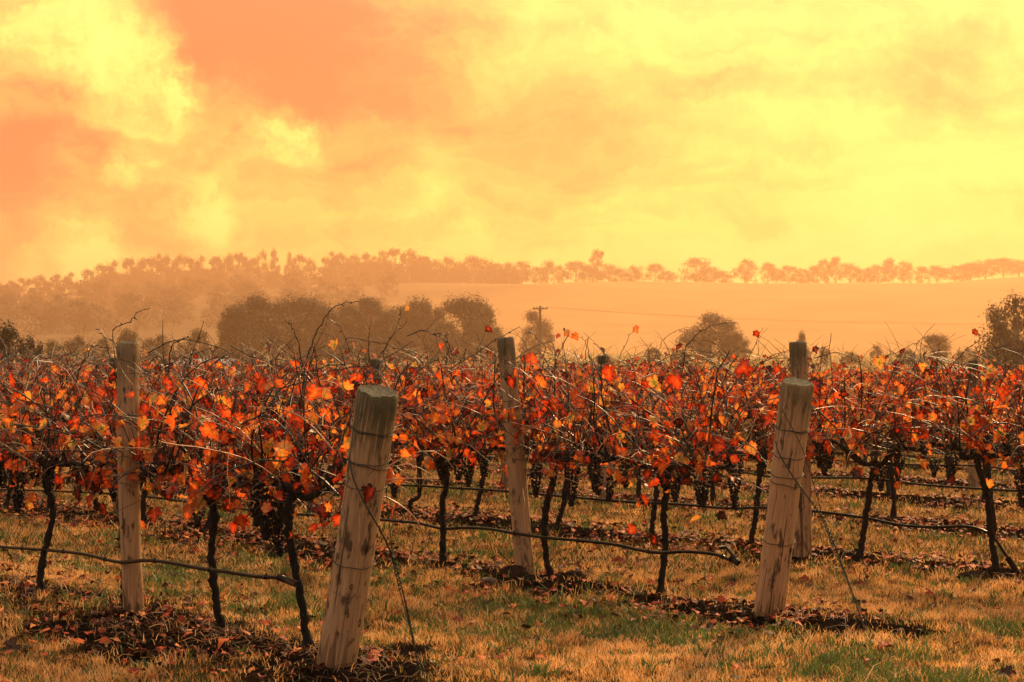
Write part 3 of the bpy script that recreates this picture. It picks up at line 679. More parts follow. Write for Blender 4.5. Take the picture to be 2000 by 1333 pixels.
front_vine('A', (246, 1196), [(246, 1196), (243, 1100), (240, 1000), (262, 940)], 'grapevine mostly hidden behind the slim grey front post', 103, 118, 85,
    [([(236, 730, -.15), (228, 690, -.15), (223, 646, -.15), (255, 628, -.15), (268, 611, -.15), (294, 602, -.15)], RA), ([(215, 700, 0), (200, 650, 0), (187, 638, 0)], RB * .8), ([(240, 800, -.15), (225, 740, -.15), (222, 680, -.15)], RA),
     ([(100, 830, -.1), (140, 760, -.1), (165, 705, -.1), (185, 675, -.1), (215, 680, -.1)], RA)], [(290, 870, 1, 1)], [(270, 905, 30), (290, 900, 34), (180, 970, 28), (165, 945, 30), (200, 985, 28), (185, 925, 30), (150, 955, 28), (205, 940, 26)])
front_vine('A', (77, 1167), [(77, 1167), (84, 1090), (104, 1000), (88, 940), (92, 900)], 'leftmost front-row grapevine with a bent trunk and a cluster near the ground leaf drift', 104, 122, 85,
    [([(20, 720, 0), (10, 690, 0), (0, 660, 0)], RB), ([(60, 760, 0), (90, 700, 0), (150, 698, 0), (200, 720, 0)], RB), ([(140, 1040, 0), (110, 1015, 0), (100, 1000, 0)], RB)], [(35, 915, 1, 1.1), (100, 880, 2, 1)], [(115, 880, 40), (108, 905, 36), (25, 740, 30), (30, 930, 30), (118, 930, 30), (20, 900, 32)])
for i, x in enumerate((-4.05, -4.75)):
    t = (x + .847) / ROWS['A'][1][0]; q = rowpt('A', t); px = CX + q[0] * F / q[1]; py = CY + CAM_H * F / q[1]
    front_vine('A', (px, py), [(px, py), (px + 5, py - 80), (px - 6, py - 200)], ['grapevine whose leafy arm reaches in at the left edge of the front row', 'grapevine at the far left end of the front row, outermost'][i], 105 + i, 60, 90)
# second row
front_vine('B', (1287, 1166), [(1287, 1166), (1299, 1080), (1297, 1000), (1306, 930), (1300, 880)], 'tall straight grapevine left of the paler thick post, above the folded pipe end', 111, 128, 90,
    [([(1330, 740, 0), (1338, 690, 0), (1352, 662, 0), (1390, 636, 0), (1440, 630, 0)], RB), ([(1240, 760, 0), (1236, 720, 0), (1180, 690, 0)], RB), ([(1470, 740, 0), (1462, 700, 0), (1478, 665, 0), (1490, 640, 0)], RB * .8),
     ([(1420, 800, 0), (1400, 720, 0), (1360, 700, 0), (1300, 730, 0)], RA), ([(1280, 700, 0), (1300, 660, 0), (1340, 640, 0)], RB * .6), ([(1265, 1060, 0), (1258, 1000, 0), (1250, 930, 0)], RB * .7)],
    [(1367, 905, 1, 1), (1435, 893, 3, 1.05)], [(1240, 640, 16), (1476, 648, 16), (1262, 975, 30), (1240, 1030, 22), (1280, 1048, 22), (1275, 740, 34), (1190, 720, 36), (1320, 735, 34)])
front_vine('B', (1079, 1139), [(1079, 1139), (1066, 1080), (1064, 1010), (1080, 940), (1092, 885)], 'thick grapevine just right of the slim leaning post', 112, 128, 90,
    [([(1060, 720, 0), (1065, 680, 0), (1048, 660, 0), (1030, 645, 0)], RB), ([(1160, 740, 0), (1148, 680, 0), (1135, 660, 0), (1108, 648, 0)], RB * .7), ([(1200, 720, 0), (1180, 690, 0), (1140, 650, 0)], RB * .7),
     ([(1210, 700, 0), (1230, 655, 0), (1240, 642, 0)], RB * .6), ([(1100, 800, 0), (1150, 760, 0), (1230, 745, 0)], RA)], [(1047, 905, 1, .9)], [(1105, 648, 18), (1122, 652, 16), (1036, 695, 32), (1118, 912, 26), (1055, 740, 36), (1000, 740, 34)])
front_vine('B', (863, 1112), [(863, 1112), (866, 1050), (864, 990), (873, 930), (862, 900)], 'grapevine midway between the nearest thick post and the slim leaning post', 113, 128, 90,
    [([(755, 720, 0), (750, 690, 0), (778, 630, 0), (782, 602, 0)], RB), ([(740, 700, 0), (765, 660, 0), (795, 628, 0)], RB), ([(722, 720, 0), (720, 660, 0), (725, 620, 0)], RB), ([(795, 657, 0), (828, 645, 0), (865, 665, 0), (880, 705, 0), (885, 760, 0)], RA),
     ([(920, 720, 0), (935, 680, 0), (962, 615, 0)], RB * .8), ([(880, 720, 0), (930, 690, 0), (970, 662, 0), (1016, 638, 0)], RA), ([(680, 660, 0), (740, 670, 0), (800, 690, 0), (860, 730, 0)], RB), ([(845, 652, 0), (870, 656, 0), (880, 690, 0), (890, 730, 0)], RA)],
    [(915, 895, 0, 1), (770, 890, 3, .95)], [(952, 640, 18), (797, 600, 12), (868, 870, 34), (897, 865, 32), (918, 890, 32), (860, 735, 34)])
bs_ = [((690, 1088), 'grapevine directly behind the nearest thick end post'), ((527, 1061), 'thin S-bent grapevine in the second row, seen between the front-row trunks'), ((400, 1044), 'second-row grapevine behind the knobbly low-hanging front vine'),
       ((284, 1030), 'second-row grapevine close right of the slim grey front post'), ((190, 1006), 'short second-row trunk left of the slim grey front post'), ((95, 1001), 'second-row grapevine behind the bent leftmost front trunk'), ((10, 998), 'second-row grapevine at the left edge with a dark bunch beside it'), ((-60, 985), 'second-row grapevine leaning in from outside the left edge')]
for i, ((x, y), lab) in enumerate(bs_):
    r = random.Random(i); o = [r.uniform(-10, 14) for _ in range(4)]
    front_vine('B', (x, y), [(x, y), (x + o[0], y - 45), (x + o[1] + 4, y - 100), (x + o[2] + 8, y - 150)], lab, 121 + i, 65, 125, extra_clusters=[(x + 20, y - 130, 1, 1)])
cs_ = [((1947, 1126), [(1947, 1126), (1936, 1050), (1930, 980), (1915, 925), (1905, 880)], 'forked dark grapevine near the right edge where the pipe drops'), ((1677, 1100), [(1677, 1100), (1688, 1030), (1698, 960), (1708, 905)], 'leaning grapevine right of the wire stay, curved trunk base'),
       ((1466, 1073), [(1466, 1073), (1474, 1020), (1480, 960), (1490, 900)], 'grapevine just left of the paler thick post, one row behind'), ((1272, 1056), None, 'third-row grapevine behind the tall straight trunk'), ((1083, 1040), [(1083, 1040), (1095, 1005), (1105, 960), (1110, 900)], 'third-row grapevine close behind the thick one, trunks crossing'),
       ((927, 1021), [(927, 1021), (934, 980), (942, 940), (946, 880)], 'third-row grapevine just left of the slim leaning post'), ((800, 1008), [(800, 1008), (803, 980), (820, 960), (815, 910)], 'thin S-shaped grapevine right of the nearest thick post'), ((690, 996), None, 'third-row grapevine hidden behind the nearest thick post top'),
       ((590, 985), None, 'third-row trunk seen just right of the S-bent second-row vine'), ((490, 975), None, 'third-row trunk between the two rightmost front-row vines'), ((420, 968), None, 'third-row grapevine right of the thin third-row post'), ((230, 955), None, 'third-row trunk hidden behind the slim grey post'), ((130, 948), None, 'third-row grapevine above the leftmost leaf drift'), ((40, 942), None, 'third-row grapevine at the left edge'),
       ((2120, 1150), None, 'last third-row grapevine, its canes reaching in at the right edge')]
for i, ((x, y), tpx, lab) in enumerate(cs_):
    r = random.Random(50 + i); o = [r.uniform(-10, 12) for _ in range(4)]
    if tpx is None: tpx = [(x, y), (x + o[0], y - 45), (x + o[1], y - 95), (x + o[2], y - 150)]
    ec, el, ek = [], [], []
    if i == 0: ec = [([(1855, 720, 0), (1880, 690, 0), (1928, 650, 0)], RB), ([(1935, 720, 0), (1950, 690, 0), (1920, 655, 0)], RB * .7)]; el = [(1902, 645, 15), (1930, 940, 26), (1900, 860, 28)]; ek = [(1858, 880, 0, 1), (1925, 850, 2, 1.2)]
    if i == 1: ec = [([(1790, 740, 0), (1785, 700, 0), (1797, 665, 0), (1812, 656, 0)], RB * .7), ([(1590, 700, 0), (1640, 690, 0), (1700, 720, 0)], RB), ([(1700, 700, 0), (1750, 690, 0), (1790, 670, 0), (1810, 680, 0)], RB * .6)]; el = [(1590, 678, 15), (1585, 745, 34), (1670, 830, 34), (1715, 700, 26)]; ek = [(1720, 905, 0, 1)]
    if i == 2: ek = [(1490, 845, 1, 1.1), (1395, 880, 1, 1)]; ec = [([(1460, 740, 0), (1500, 700, 0), (1545, 682, 0)], RA), ([(1510, 760, 0), (1520, 710, 0), (1480, 665, 0)], RB)]
    front_vine('C', (x, y), tpx, lab, 141 + i, 85 if i in (0, 1, 2, 4, 5) else 50, 115, ec, ek, el)

# back rows: shared shapes, each vine its own object
VAR = []
for k in range(7):
    rng = np.random.default_rng(500 + k); tr = [(0, 0, -.05), (rng.normal(0, .03), rng.normal(0, .02), .25), (rng.normal(0, .045), rng.normal(0, .03), .5), (rng.normal(0, .04), 0, .78)]
    T, K, lv, cl_ = vine_data(600 + k, tr, 56, 215, False, 1.0, .6); V, Fc, a = leaf_soup(lv)
    VAR.append((T.mesh('trunk', M_bark), K.mesh('canes', M_cane), mesh_from('leaves', V, Fc, M_leafm, {'rnd': a, 'edge': np.tile(EDGE, len(a) // len(EDGE))}, True), cl_))
for key in 'DEFGHIJ':
    p, d, t1, t0 = ROWS[key]; rng = np.random.default_rng(ord(key)); ang = math.atan2(d[1], d[0]); t = t0 + .3
    while t < t1 - .2:
        q = p + d * t; v = VAR[rng.integers(len(VAR))]; flip = rng.random() < .5; s_ = rng.uniform(.94, 1.04)
        e = empty('grapevine', (q[0], q[1], Hs(*q)), ang + (math.pi if flip else 0)); e.scale = (s_,) * 3
        obj('trunk', v[0], e); obj('canes', v[1], e); obj('leaves', v[2], e)['kind'] = 'stuff'
        for c, m_, sc_ in v[3][:2 if key in 'DEF' else 0]: obj('grape_cluster', CLM[m_], e, c, (0, 0, 1), sc_)
        tag(e, 'red-leaved grapevine of the %s row back, half hidden by nearer vines' % ORD[key], 'grapevine', 'grapevines of the %s row' % ORD[key])
        t += rng.uniform(.9, 1.08)

# ------------------------------------------------------------------ leaf litter, straw and grass
rng = np.random.default_rng(9)
def litter():
    recs = []
    for key, dens, wid in (('A', 150, .75), ('B', 330, .65), ('C', 380, .65), ('D', 360, .5), ('E', 300, .5), ('F', 220, .5), ('G', 120, .5)):
        p, d, t1, t0 = ROWS[key]; L = t1 - t0; n = int(dens * L)
        t = t0 + rng.random(n) * L; v = rng.normal(0, wid, n) * .62; nrm = np.array((-d[1], d[0]))
        xy = p + d * t[:, None] + nrm * v[:, None]; keep = vn(xy[:, 0] * 1.6, xy[:, 1] * 1.6, 40) + rng.random(n) * .5 > .68
        recs.append(xy[keep])
    n = 900; xx = np.stack([rng.uniform(-7, 7, n), rng.uniform(7.5, 24, n)], -1); recs.append(xx)
    xy = np.concatenate(recs); n = len(xy); z = H(xy[:, 0], xy[:, 1])
    soilm = soil_mask(xy[:, 0], xy[:, 1])
    LS = []
    for i in range(n):
        a = rng.uniform(0, 6.28); tip = np.array((math.cos(a), math.sin(a), rng.normal(0, .25))); nv = np.array((rng.normal(0, .35), rng.normal(0, .35), 1))
        LS.append(((xy[i, 0], xy[i, 1], z[i] + .012 + rng.random() * .012 + .022 * (1 - soilm[i])), basis(tip, nv), rng.uniform(.032, .066), (1, 2, 3, 6, 9, 5)[rng.integers(6)], rng.random() ** 1.5))
    V, Fc, a = leaf_soup(LS)
    o = obj('leaf_litter', mesh_from('leaf_litter', V, Fc, M_litter, {'rnd': a}, True)); tag(o, 'drifts of dry red leaves on the dark soil under the vine rows', 'leaf litter', None, 'stuff')
litter()

# greener patches: photo x, y, radius in metres, strength (negative: dry)
GREENS = [(480, 1120, .45, .3), (360, 1110, .35, .22), (560, 1180, .4, .3), (640, 1200, .3, .25), (760, 1180, .35, .25), (1000, 1178, .3, .25), (1080, 1190, .25, .25), (1200, 1235, .28, .3), (1310, 1240, .28, .35), (1880, 1222, .35, .3), (1980, 1235, .3, .35), (1300, 1320, .45, .12), (1560, 1305, .5, .14), (1850, 1320, .4, .14), (150, 1290, .7, -.3), (30, 1310, .5, -.3), (1620, 1170, .7, -.2), (1850, 1170, .5, -.15), (1000, 1290, .5, -.1)]
def blades(n, ylo, yhi, seed, segs, hmul, wid):
    rng = np.random.default_rng(seed)
    y = np.sqrt(rng.uniform(ylo ** 2, yhi ** 2, n)); x = rng.uniform(-1, 1, n) * (.30 * y + .7)
    so = soil_mask(x, y); keep = rng.random(n) > so * .97
    x, y, so = x[keep], y[keep], so[keep]; n = len(x); z = H(x, y) - .004
    g = fbm(x * 1.1 + 3, y * 1.1, 60) + .42 * (vn(x * 4.5, y * 4.5, 66) - .5)
    d = row_dist(x, y); edge = np.exp(-((d - .62) / .22) ** 2)
    for gx_, gy_, gr_, ga_ in GREENS:
        q = gp(gx_, gy_); g = g + ga_ * (.25 + .95 * vn(x * 6, y * 6, 97)) * np.exp(-((x - q[0]) ** 2 + ((y - q[1]) * .8) ** 2) / gr_ ** 2)
    green = ss(.62, .84, g + .05 * edge)
    speck = ss(.70, .80, vn(x * 15, y * 15, 95)) * .75; isg = rng.random(n) < np.maximum(green * .66, speck); wid = wid * np.where(isg & (rng.random(n) < .35), 2.6, 1.0)
    tall = ss(.60, .75, vn(x * 2.6, y * 2.6, 71)) * green
    h = (rng.uniform(.018, .050, n) + .055 * tall * rng.random(n) + isg * .012) * hmul
    h = h * (.45 + 1.15 * vn(x * 12, y * 12, 93)); h = np.where(rng.random(n) < .012, h * 2.1, h)
    a = rng.uniform(0, 2 * np.pi, n); lean = rng.uniform(.15, 1.15, n) * h; ld = rng.uniform(0, 2 * np.pi, n)
    ux, uy = np.cos(a) * wid * .5, np.sin(a) * wid * .5; lx, ly = np.cos(ld) * lean, np.sin(ld) * lean
    c = np.where(isg, rng.uniform(0, .29, n), np.clip(rng.uniform(.42, 1.0, n) + .62 * (vn(x * 13, y * 13, 90) - .5) + .3 * (vn(x * 2, y * 2, 91) - .5), .36, 1))
    B = np.stack([x, y, z], -1); U = np.stack([ux, uy, 0 * ux], -1)
    if segs == 1:
        V = np.stack([B - U, B + U, B + np.stack([lx, ly, h], -1)], 1); Fc = np.arange(n * 3).reshape(n, 3); k = 3; fl_ = Fc
    else:
        M_ = B + np.stack([lx * .35, ly * .35, h * .62], -1)
        V = np.stack([B - U, B + U, M_ + U * .8, M_ - U * .8, B + np.stack([lx, ly, h * .97], -1)], 1); k = 5
        b = np.arange(n)[:, None] * 5; fl_ = np.concatenate([b + [0, 1, 2], b + [0, 2, 3], b + [3, 2, 4]])
    return V.reshape(-1, 3), fl_, np.repeat(c, k)
g1 = blades(230000, 7.2, 12.5, 1, 2, 1.0, .0040); g2 = blades(330000, 12.5, 27, 2, 1, 1.05, .0085)
V = np.concatenate([g1[0], g2[0]]); Fc = np.concatenate([g1[1], g2[1] + len(g1[0])])
tag(obj('grass', mesh_from('grass', V, Fc, M_grass, {'rnd': np.concatenate([g1[2], g2[2]])})), 'short straw-coloured grass with green tufts between the rows', 'grass', None, 'stuff')
def straw():
    rng = np.random.default_rng(21); s = Soup(); n = 2600
    for key, cnt in (('A', 1700), ('B', 1100), ('C', 500)):
        p, d, t1, t0 = ROWS[key]; nr = np.array((-d[1], d[0]))
        for i in range(cnt):
            q = p + d * rng.uniform(t0, t1 + .25) + nr * rng.normal(0, .30); z = Hs(*q); a = rng.uniform(0, 6.28); L = rng.uniform(.04, .16); up = rng.uniform(.0, .04)
            dv = np.array((math.cos(a), math.sin(a), 0)); b = np.array((q[0], q[1], z + .004))
            s.tube(np.array([b, b + dv * L * .5 + (0, 0, up), b + dv * L + (rng.normal(0, .01), rng.normal(0, .01), up * .4)]), .0016, 3, rng.uniform(.352, .40) if rng.random() < .84 else rng.uniform(.42, .75), False)
    o = obj('straw', s.mesh('straw', M_grass, False)); tag(o, 'thin dead straw and twigs lying on the bare soil strips', 'straw', None, 'stuff')
straw()

# single fallen leaves lying clear on the grass
fl_specs = [(1738, 1274, .10, .45, 'large crumpled dark red leaf on the grass below the wire stay anchor'), (38, 1272, .10, .02, 'black shrivelled leaf on the grass at bottom left'),
            (1038, 1252, .075, .12, 'curled brown leaf alone on the foreground grass, bottom middle'), (930, 1219, .06, 1.0, 'small pale tan curled leaf on the grass right of the nearest post'), (1972, 1328, .09, .05, 'dark leaf at the very bottom right corner'),
            (262, 1328, .08, .4, 'red leaf at the bottom edge below the slim grey post'), (452, 1280, .11, .75, 'bright orange-red leaf on the soil in front of the crooked front vine'), (1577, 1135, .06, .4, None), (1580, 1149, .05, .02, None), (1628, 1150, .06, .4, None), (1686, 1145, .06, .3, None),
            (1762, 1166, .05, .15, None), (1780, 1178, .06, .2, None), (1898, 1156, .07, .2, None), (1988, 1144, .06, .3, None), (1436, 1138, .07, .03, None), (1430, 1146, .06, .3, None), (1390, 1133, .05, .4, None), (1330, 1135, .05, .2, None), (941, 1075, .06, .6, None), (970, 1100, .06, .6, None), (985, 1082, .06, .1, None),
            (1215, 1102, .08, .4, None), (1252, 1094, .07, .15, None), (1165, 1080, .06, .6, None), (890, 1215, .06, .35, None), (640, 1178, .05, .8, None), (500, 1168, .05, .1, None), (1700, 1300, .05, .4, None), (1240, 1215, .06, .2, None), (560, 1130, .06, .5, None)]
rngf = np.random.default_rng(4)
for x, y, sz, c, lab in fl_specs:
    q = g3(x, y); v = LEAFV[(3, 2, 6, 9)[rngf.integers(4)]]; a = rngf.uniform(0, 6.28); B = basis(np.array((math.cos(a), math.sin(a), .15)), np.array((rngf.normal(0, .3), rngf.normal(0, .3) - .25, 1)))
    s = Soup(); s.add((v @ B.T) * sz * 1.15, LF, c); s.tube((np.array([(0, 0, 0), (0, -.3, .1), (.05, -.5, .25)]) @ B.T) * sz, .0014, 3, c, False)
    o = obj('fallen_leaf', s.mesh('fallen_leaf', M_litter), None, q + (0, 0, .034)); tag(o, lab or 'small dry leaf lying singly on the open grass between the rows', 'leaf', 'single fallen leaves on the grass')

# stone and soil clod by the leaning slim post
def lump(name, c, r, m, seed, label, cat, sq=.6):
    rng = np.random.default_rng(seed); n, k = 13, 20; V = []
    for i in range(n):
        ph = math.pi * i / (n - 1)
        for j in range(k):
            th = 2 * math.pi * j / k; f = 1 + .22 * math.sin(3 * th + seed + ph * 2) * math.sin(ph) + rng.uniform(-.2, .16) * math.sin(ph)
            V.append((r * 1.25 * f * math.sin(ph) * math.cos(th), r * f * math.sin(ph) * math.sin(th), r * sq * f * math.cos(ph)))
    i = np.arange(n - 1)[:, None] * k; j = np.arange(k)[None]
    q = np.stack([i + j, i + k + j, i + k + (j + 1) % k, i + (j + 1) % k], -1).reshape(-1, 4)
    o = obj(name, mesh_from(name, V, q, m, None, True), None, c); tag(o, label, cat)
M_clod = matte(m_plain('soil_clod', (.022, .015, .013), .95, 0, 60, .6), .02)
lump('soil_clod', g3(1006, 1134) + (0, 0, .0), .075, M_clod, 2, 'dark heap of earth at the foot of the slim leaning post', 'soil', .9)
lump('stone', g3(953, 1142) + (0, 0, .02), .04, M_stone, 5, 'small grey stone on the soil left of the slim leaning post', 'stone', .6)
lump('soil_clod', g3(1120, 1136) + (0, 0, .015), .06, M_clod, 7, 'rounded earth clod right of the thick second-row trunk', 'soil', .7)
lump('soil_clod', g3(1905, 1133) + (0, 0, .015), .08, M_clod, 8, 'black clump of rotted leaves left of the forked right-edge vine', 'leaf clump', .6)

# ------------------------------------------------------------------ trees
def crown_soup(seed, Hh, W, fs, nface, base_f=.28, gaps=.3, tall=False):
    """leaf sprays spread over many clumps; returns trunk soup, crown arrays"""
    rng = np.random.default_rng(seed); T = Soup(); nc = rng.integers(24, 32) if not tall else rng.integers(14, 20)
    cen = []
    tr = np.array([(0, 0, -.4), (rng.normal(0, .01) * Hh, 0, Hh * .3), (rng.normal(0, .02) * Hh, rng.normal(0, .02) * Hh, Hh * .55), (rng.normal(0, .03) * Hh, 0, Hh * .85)])
    T.tube(smooth_path(tr, 3), np.linspace(.028, .006, 10) * Hh, 7)
    for k in range(nc):
        f = rng.random() ** .9; zz = Hh * (base_f + (.90 - base_f) * f); prof = math.sqrt(max(.05, 1 - ((f - .36) / .69) ** 2)) if not tall else (.50 + .50 * math.sin(math.pi * (.15 + .8 * f)))
        a = k * 2.4 + rng.uniform(-.5, .5); rr = W * .5 * prof * math.sqrt(rng.uniform(.15, 1)) * .78
        c = np.array((rr * math.cos(a), rr * math.sin(a), zz)); R = rng.uniform(.13, .25) * (W * .6 + Hh * .35) * (.8 if tall else 1)
        cen.append((c, R)); zs = max(.12 * Hh, zz - .28 * Hh)
        T.tube(smooth_path(np.array([(0, 0, zs), c * (.5, .5, 0) + (0, 0, (zs + zz) / 2 - .02 * Hh), c - (0, 0, R * .2)]), 2), np.linspace(.010, .003, 5) * Hh, 4, 0, False)
    cen.append((np.array((rng.normal(0, .05) * Hh, 0, Hh * .86)), .16 * Hh if not tall else .13 * Hh))
    per = nface // len(cen); Vs, As = [], []
    for c, R in cen:
        u = rng.normal(0, 1, (per, 3)); u /= np.linalg.norm(u, axis=1, keepdims=True); rad = R * rng.random(per) ** .45 * (1 + .25 * np.sin(u[:, 0] * 5 + c[0]) * np.cos(u[:, 2] * 4))
        pos = c + u * rad[:, None] * (1, 1, .9)
        nrm = u + (0, 0, .35) + rng.normal(0, .32, (per, 3)); nrm /= np.linalg.norm(nrm, axis=1, keepdims=True)
        t1 = np.cross(nrm, rng.normal(0, 1, (per, 3))); t1 /= np.linalg.norm(t1, axis=1, keepdims=True); t2 = np.cross(nrm, t1)
        s1 = fs * rng.uniform(.5, 1.2, (per, 1)); s2 = s1 * rng.uniform(.4, .8, (per, 1))
        Vs.append(np.stack([pos - t1 * s1, pos - t2 * s2 * .8, pos + t1 * s1, pos + t2 * s2], 1).reshape(-1, 3)); As.append(np.repeat(np.clip(rng.normal(rng.uniform(.3, .65), .15, per), 0, 1), 4))
    V = np.concatenate(Vs); return T, V, np.arange(len(V)).reshape(-1, 4), np.concatenate(As)
def tree_var(seed, Hh, W, fs, nface, **kw):
    T, V, Fq, A = crown_soup(seed, Hh, W, fs, nface, **kw)
    return T.mesh('trunk', M_treetrunk), mesh_from('crown', V, Fq, M_tree, {'rnd': A})
def place_tree(name, var, x, topy, Y, wpx, z0, label, group, Hn, Wn, cat='tree'):
    """var was built Hn tall and Wn wide"""
    top = CAM_H + (CY - topy) * Y / F; X = (x - CX) * Y / F; h = top - z0; e = empty(name, (X, Y, z0), (x * 1.7) % 6.28)
    wdt = wpx * Y / F; e.scale = (wdt / Wn, wdt / Wn, h / Hn)
    obj('trunk', var[0], e); obj('crown', var[1], e); tag(e, label, cat, group); return e
MIDV = [tree_var(30 + k, 12, 12, .21, 12500, base_f=.06) for k in range(5)]
GUMR = [tree_var(60 + k, 18.4, 18.4, .52, 2600, base_f=.24) for k in range(6)]
BUSHV = [tree_var(40 + k, 6, 8, .20, 3500, base_f=.05) for k in range(3)]
GUMV = [tree_var(50 + k, 21.6, 14.8, .52, 2400, base_f=.20, tall=True) for k in range(7)]
mid = [(500, 569, 345, 150, 'large leftmost tree of the dark clump behind the vines'), (465, 600, 335, 95, 'low bulging tree at the left foot of the dark clump'), (585, 576, 360, 125, 'broad dark tree second from left in the clump'), (650, 602, 350, 105, 'lower tree in the dip of the dark clump'), (712, 577, 365, 105, 'pointed tree rising in the middle of the dark clump'),
       (762, 604, 350, 90, 'smaller tree left of the clump\'s two rounded right-hand trees'), (818, 580, 370, 100, 'rounded tree second from the right end of the clump'), (908, 577, 355, 135, 'big rounded tree at the right end of the dark clump'), (865, 625, 345, 80, 'low filler tree between the two rounded trees at the right of the clump'), (960, 640, 340, 60, 'low shrubby tree at the right foot of the clump'),
       (540, 583, 358, 105, 'tree filling between the two tallest at the left of the clump'), (622, 590, 368, 95, 'tree behind the dip left of the clump\'s middle'), (680, 592, 362, 90, 'tree just left of the pointed middle tree of the clump'), (742, 590, 372, 90, 'tree just right of the pointed middle tree of the clump'), (788, 594, 366, 88, 'tree left of the rounded second-last tree of the clump'),
       (858, 594, 372, 84, 'tree behind the gap between the two rounded right-hand trees'), (940, 592, 362, 90, 'right shoulder tree of the clump\'s rounded end tree'), (446, 622, 340, 70, 'leftmost low tree at the edge of the clump'), (482, 588, 352, 95, 'tree behind the left shoulder of the clump'),
       (1046, 606, 440, 74, 'sparse tree right behind the power pole'), (1388, 606, 330, 135, 'lone broad-crowned tree standing in the misty field'), (1440, 650, 325, 60, 'low tree joined to the right side of the lone broad tree'),
       (1828, 655, 310, 68, 'small round tree in the mist left of the tall right-edge tree'), (1988, 560, 150, 150, 'tall dark tree cut off by the right edge'), (1962, 622, 145, 90, 'lower limbed tree in front of the tall right-edge tree')]
for i, (x, ty, Y, wp, lab) in enumerate(mid): place_tree('gum_tree', MIDV[i % 5], x, ty - 5, Y, wp * 1.04, Hs((x - CX) * Y / F, Y) - .1, lab, 'trees in the misty field', 12.6, 12)
small = [(1568, 645, 340, 30, 'narrow young tree just above the slim post behind the paler end post'), (1610, 675, 330, 26, 'tiny round tree right of the slim rear post'), (1712, 671, 340, 28, 'tiny tree midway between the rear post and the small round tree'), (1275, 678, 320, 40, 'small bush left of the lone broad tree'), (1180, 690, 320, 40, 'low bush right of the power pole'), (1330, 680, 330, 45, 'bush tucked under the left of the lone tree'),
         (20, 626, 92, 95, 'dark bushy tree at the left edge'), (62, 650, 96, 60, 'dark shrub right of the left-edge tree'), (-40, 640, 98, 110, 'dark tree just outside the left edge'), (105, 662, 290, 52, 'hazy hedge tree first right of the dark left-edge tree'), (150, 652, 300, 58, 'hazy hedge tree with round top, left of the slim grey post'), (200, 656, 290, 48, 'hazy hedge tree just left of the slim grey post top'), (250, 640, 285, 56, 'taller hedge tree behind the slim grey post top'), (308, 650, 285, 70, 'wide hedge tree right of the slim grey post top'), (352, 668, 290, 50, 'low hedge tree left of the pale roof'), (390, 640, 330, 62, 'spindly tree above the pale roof'), (425, 672, 300, 50, 'low shrub right of the pale roof'), (1660, 685, 330, 40, 'low misty shrub right of the tiny round tree'), (1770, 682, 325, 46, 'low misty shrub left of the small round tree'), (1890, 678, 300, 50, 'low misty shrub left of the tall right-edge tree')]
for i, (x, ty, Y, wp, lab) in enumerate(small): place_tree('field_tree', BUSHV[i % 3], x, ty, Y, wp * 1.1, Hs((x - CX) * Y / F, Y) - .1, lab, 'small trees and bushes in the misty field', 6.3, 8)
ridge = [(200, 520), (225, 512), (250, 508), (275, 510), (300, 505), (320, 497), (345, 502), (370, 505), (395, 503), (420, 505), (445, 502), (470, 497), (490, 505), (512, 493), (537, 490), (566, 495), (585, 502), (606, 512), (640, 507), (660, 495), (688, 503), (718, 498), (745, 492), (772, 490), (800, 493), (825, 506), (850, 512), (875, 508), (900, 515), (925, 505), (945, 512), (970, 521), (995, 518), (1020, 512), (1045, 522), (1070, 510), (1095, 520), (1125, 512), (1150, 518), (1166, 487), (1190, 516), (1212, 526), (1240, 521), (1280, 517), (1305, 531), (1360, 505), (1388, 522), (1412, 531), (1455, 508), (1500, 515), (1517, 526), (1540, 521), (1566, 526), (1590, 521), (1612, 507), (1632, 503), (1660, 515), (1690, 526), (1715, 518), (1736, 505), (1765, 512), (1800, 523), (1830, 520), (170, 530), (140, 536), (110, 541), (80, 544), (50, 548), (20, 553), (-10, 556), (1865, 520), (1895, 515), (1925, 508), (1960, 506), (1990, 510), (2020, 512)]
rr = random.Random(8)
_u = 'first second third fourth fifth sixth seventh eighth ninth tenth eleventh twelfth thirteenth fourteenth fifteenth sixteenth seventeenth eighteenth nineteenth twentieth'.split()
_u += ['twenty-' + q for q in _u[:9]] + ['thirtieth']
def nth(x, lo, hi, rev=False):
    q = sorted([a for a, b in ridge if lo <= a < hi and b != 487 and a not in (1360, 512, 537, 566, 606)], reverse=rev); return _u[q.index(x)]
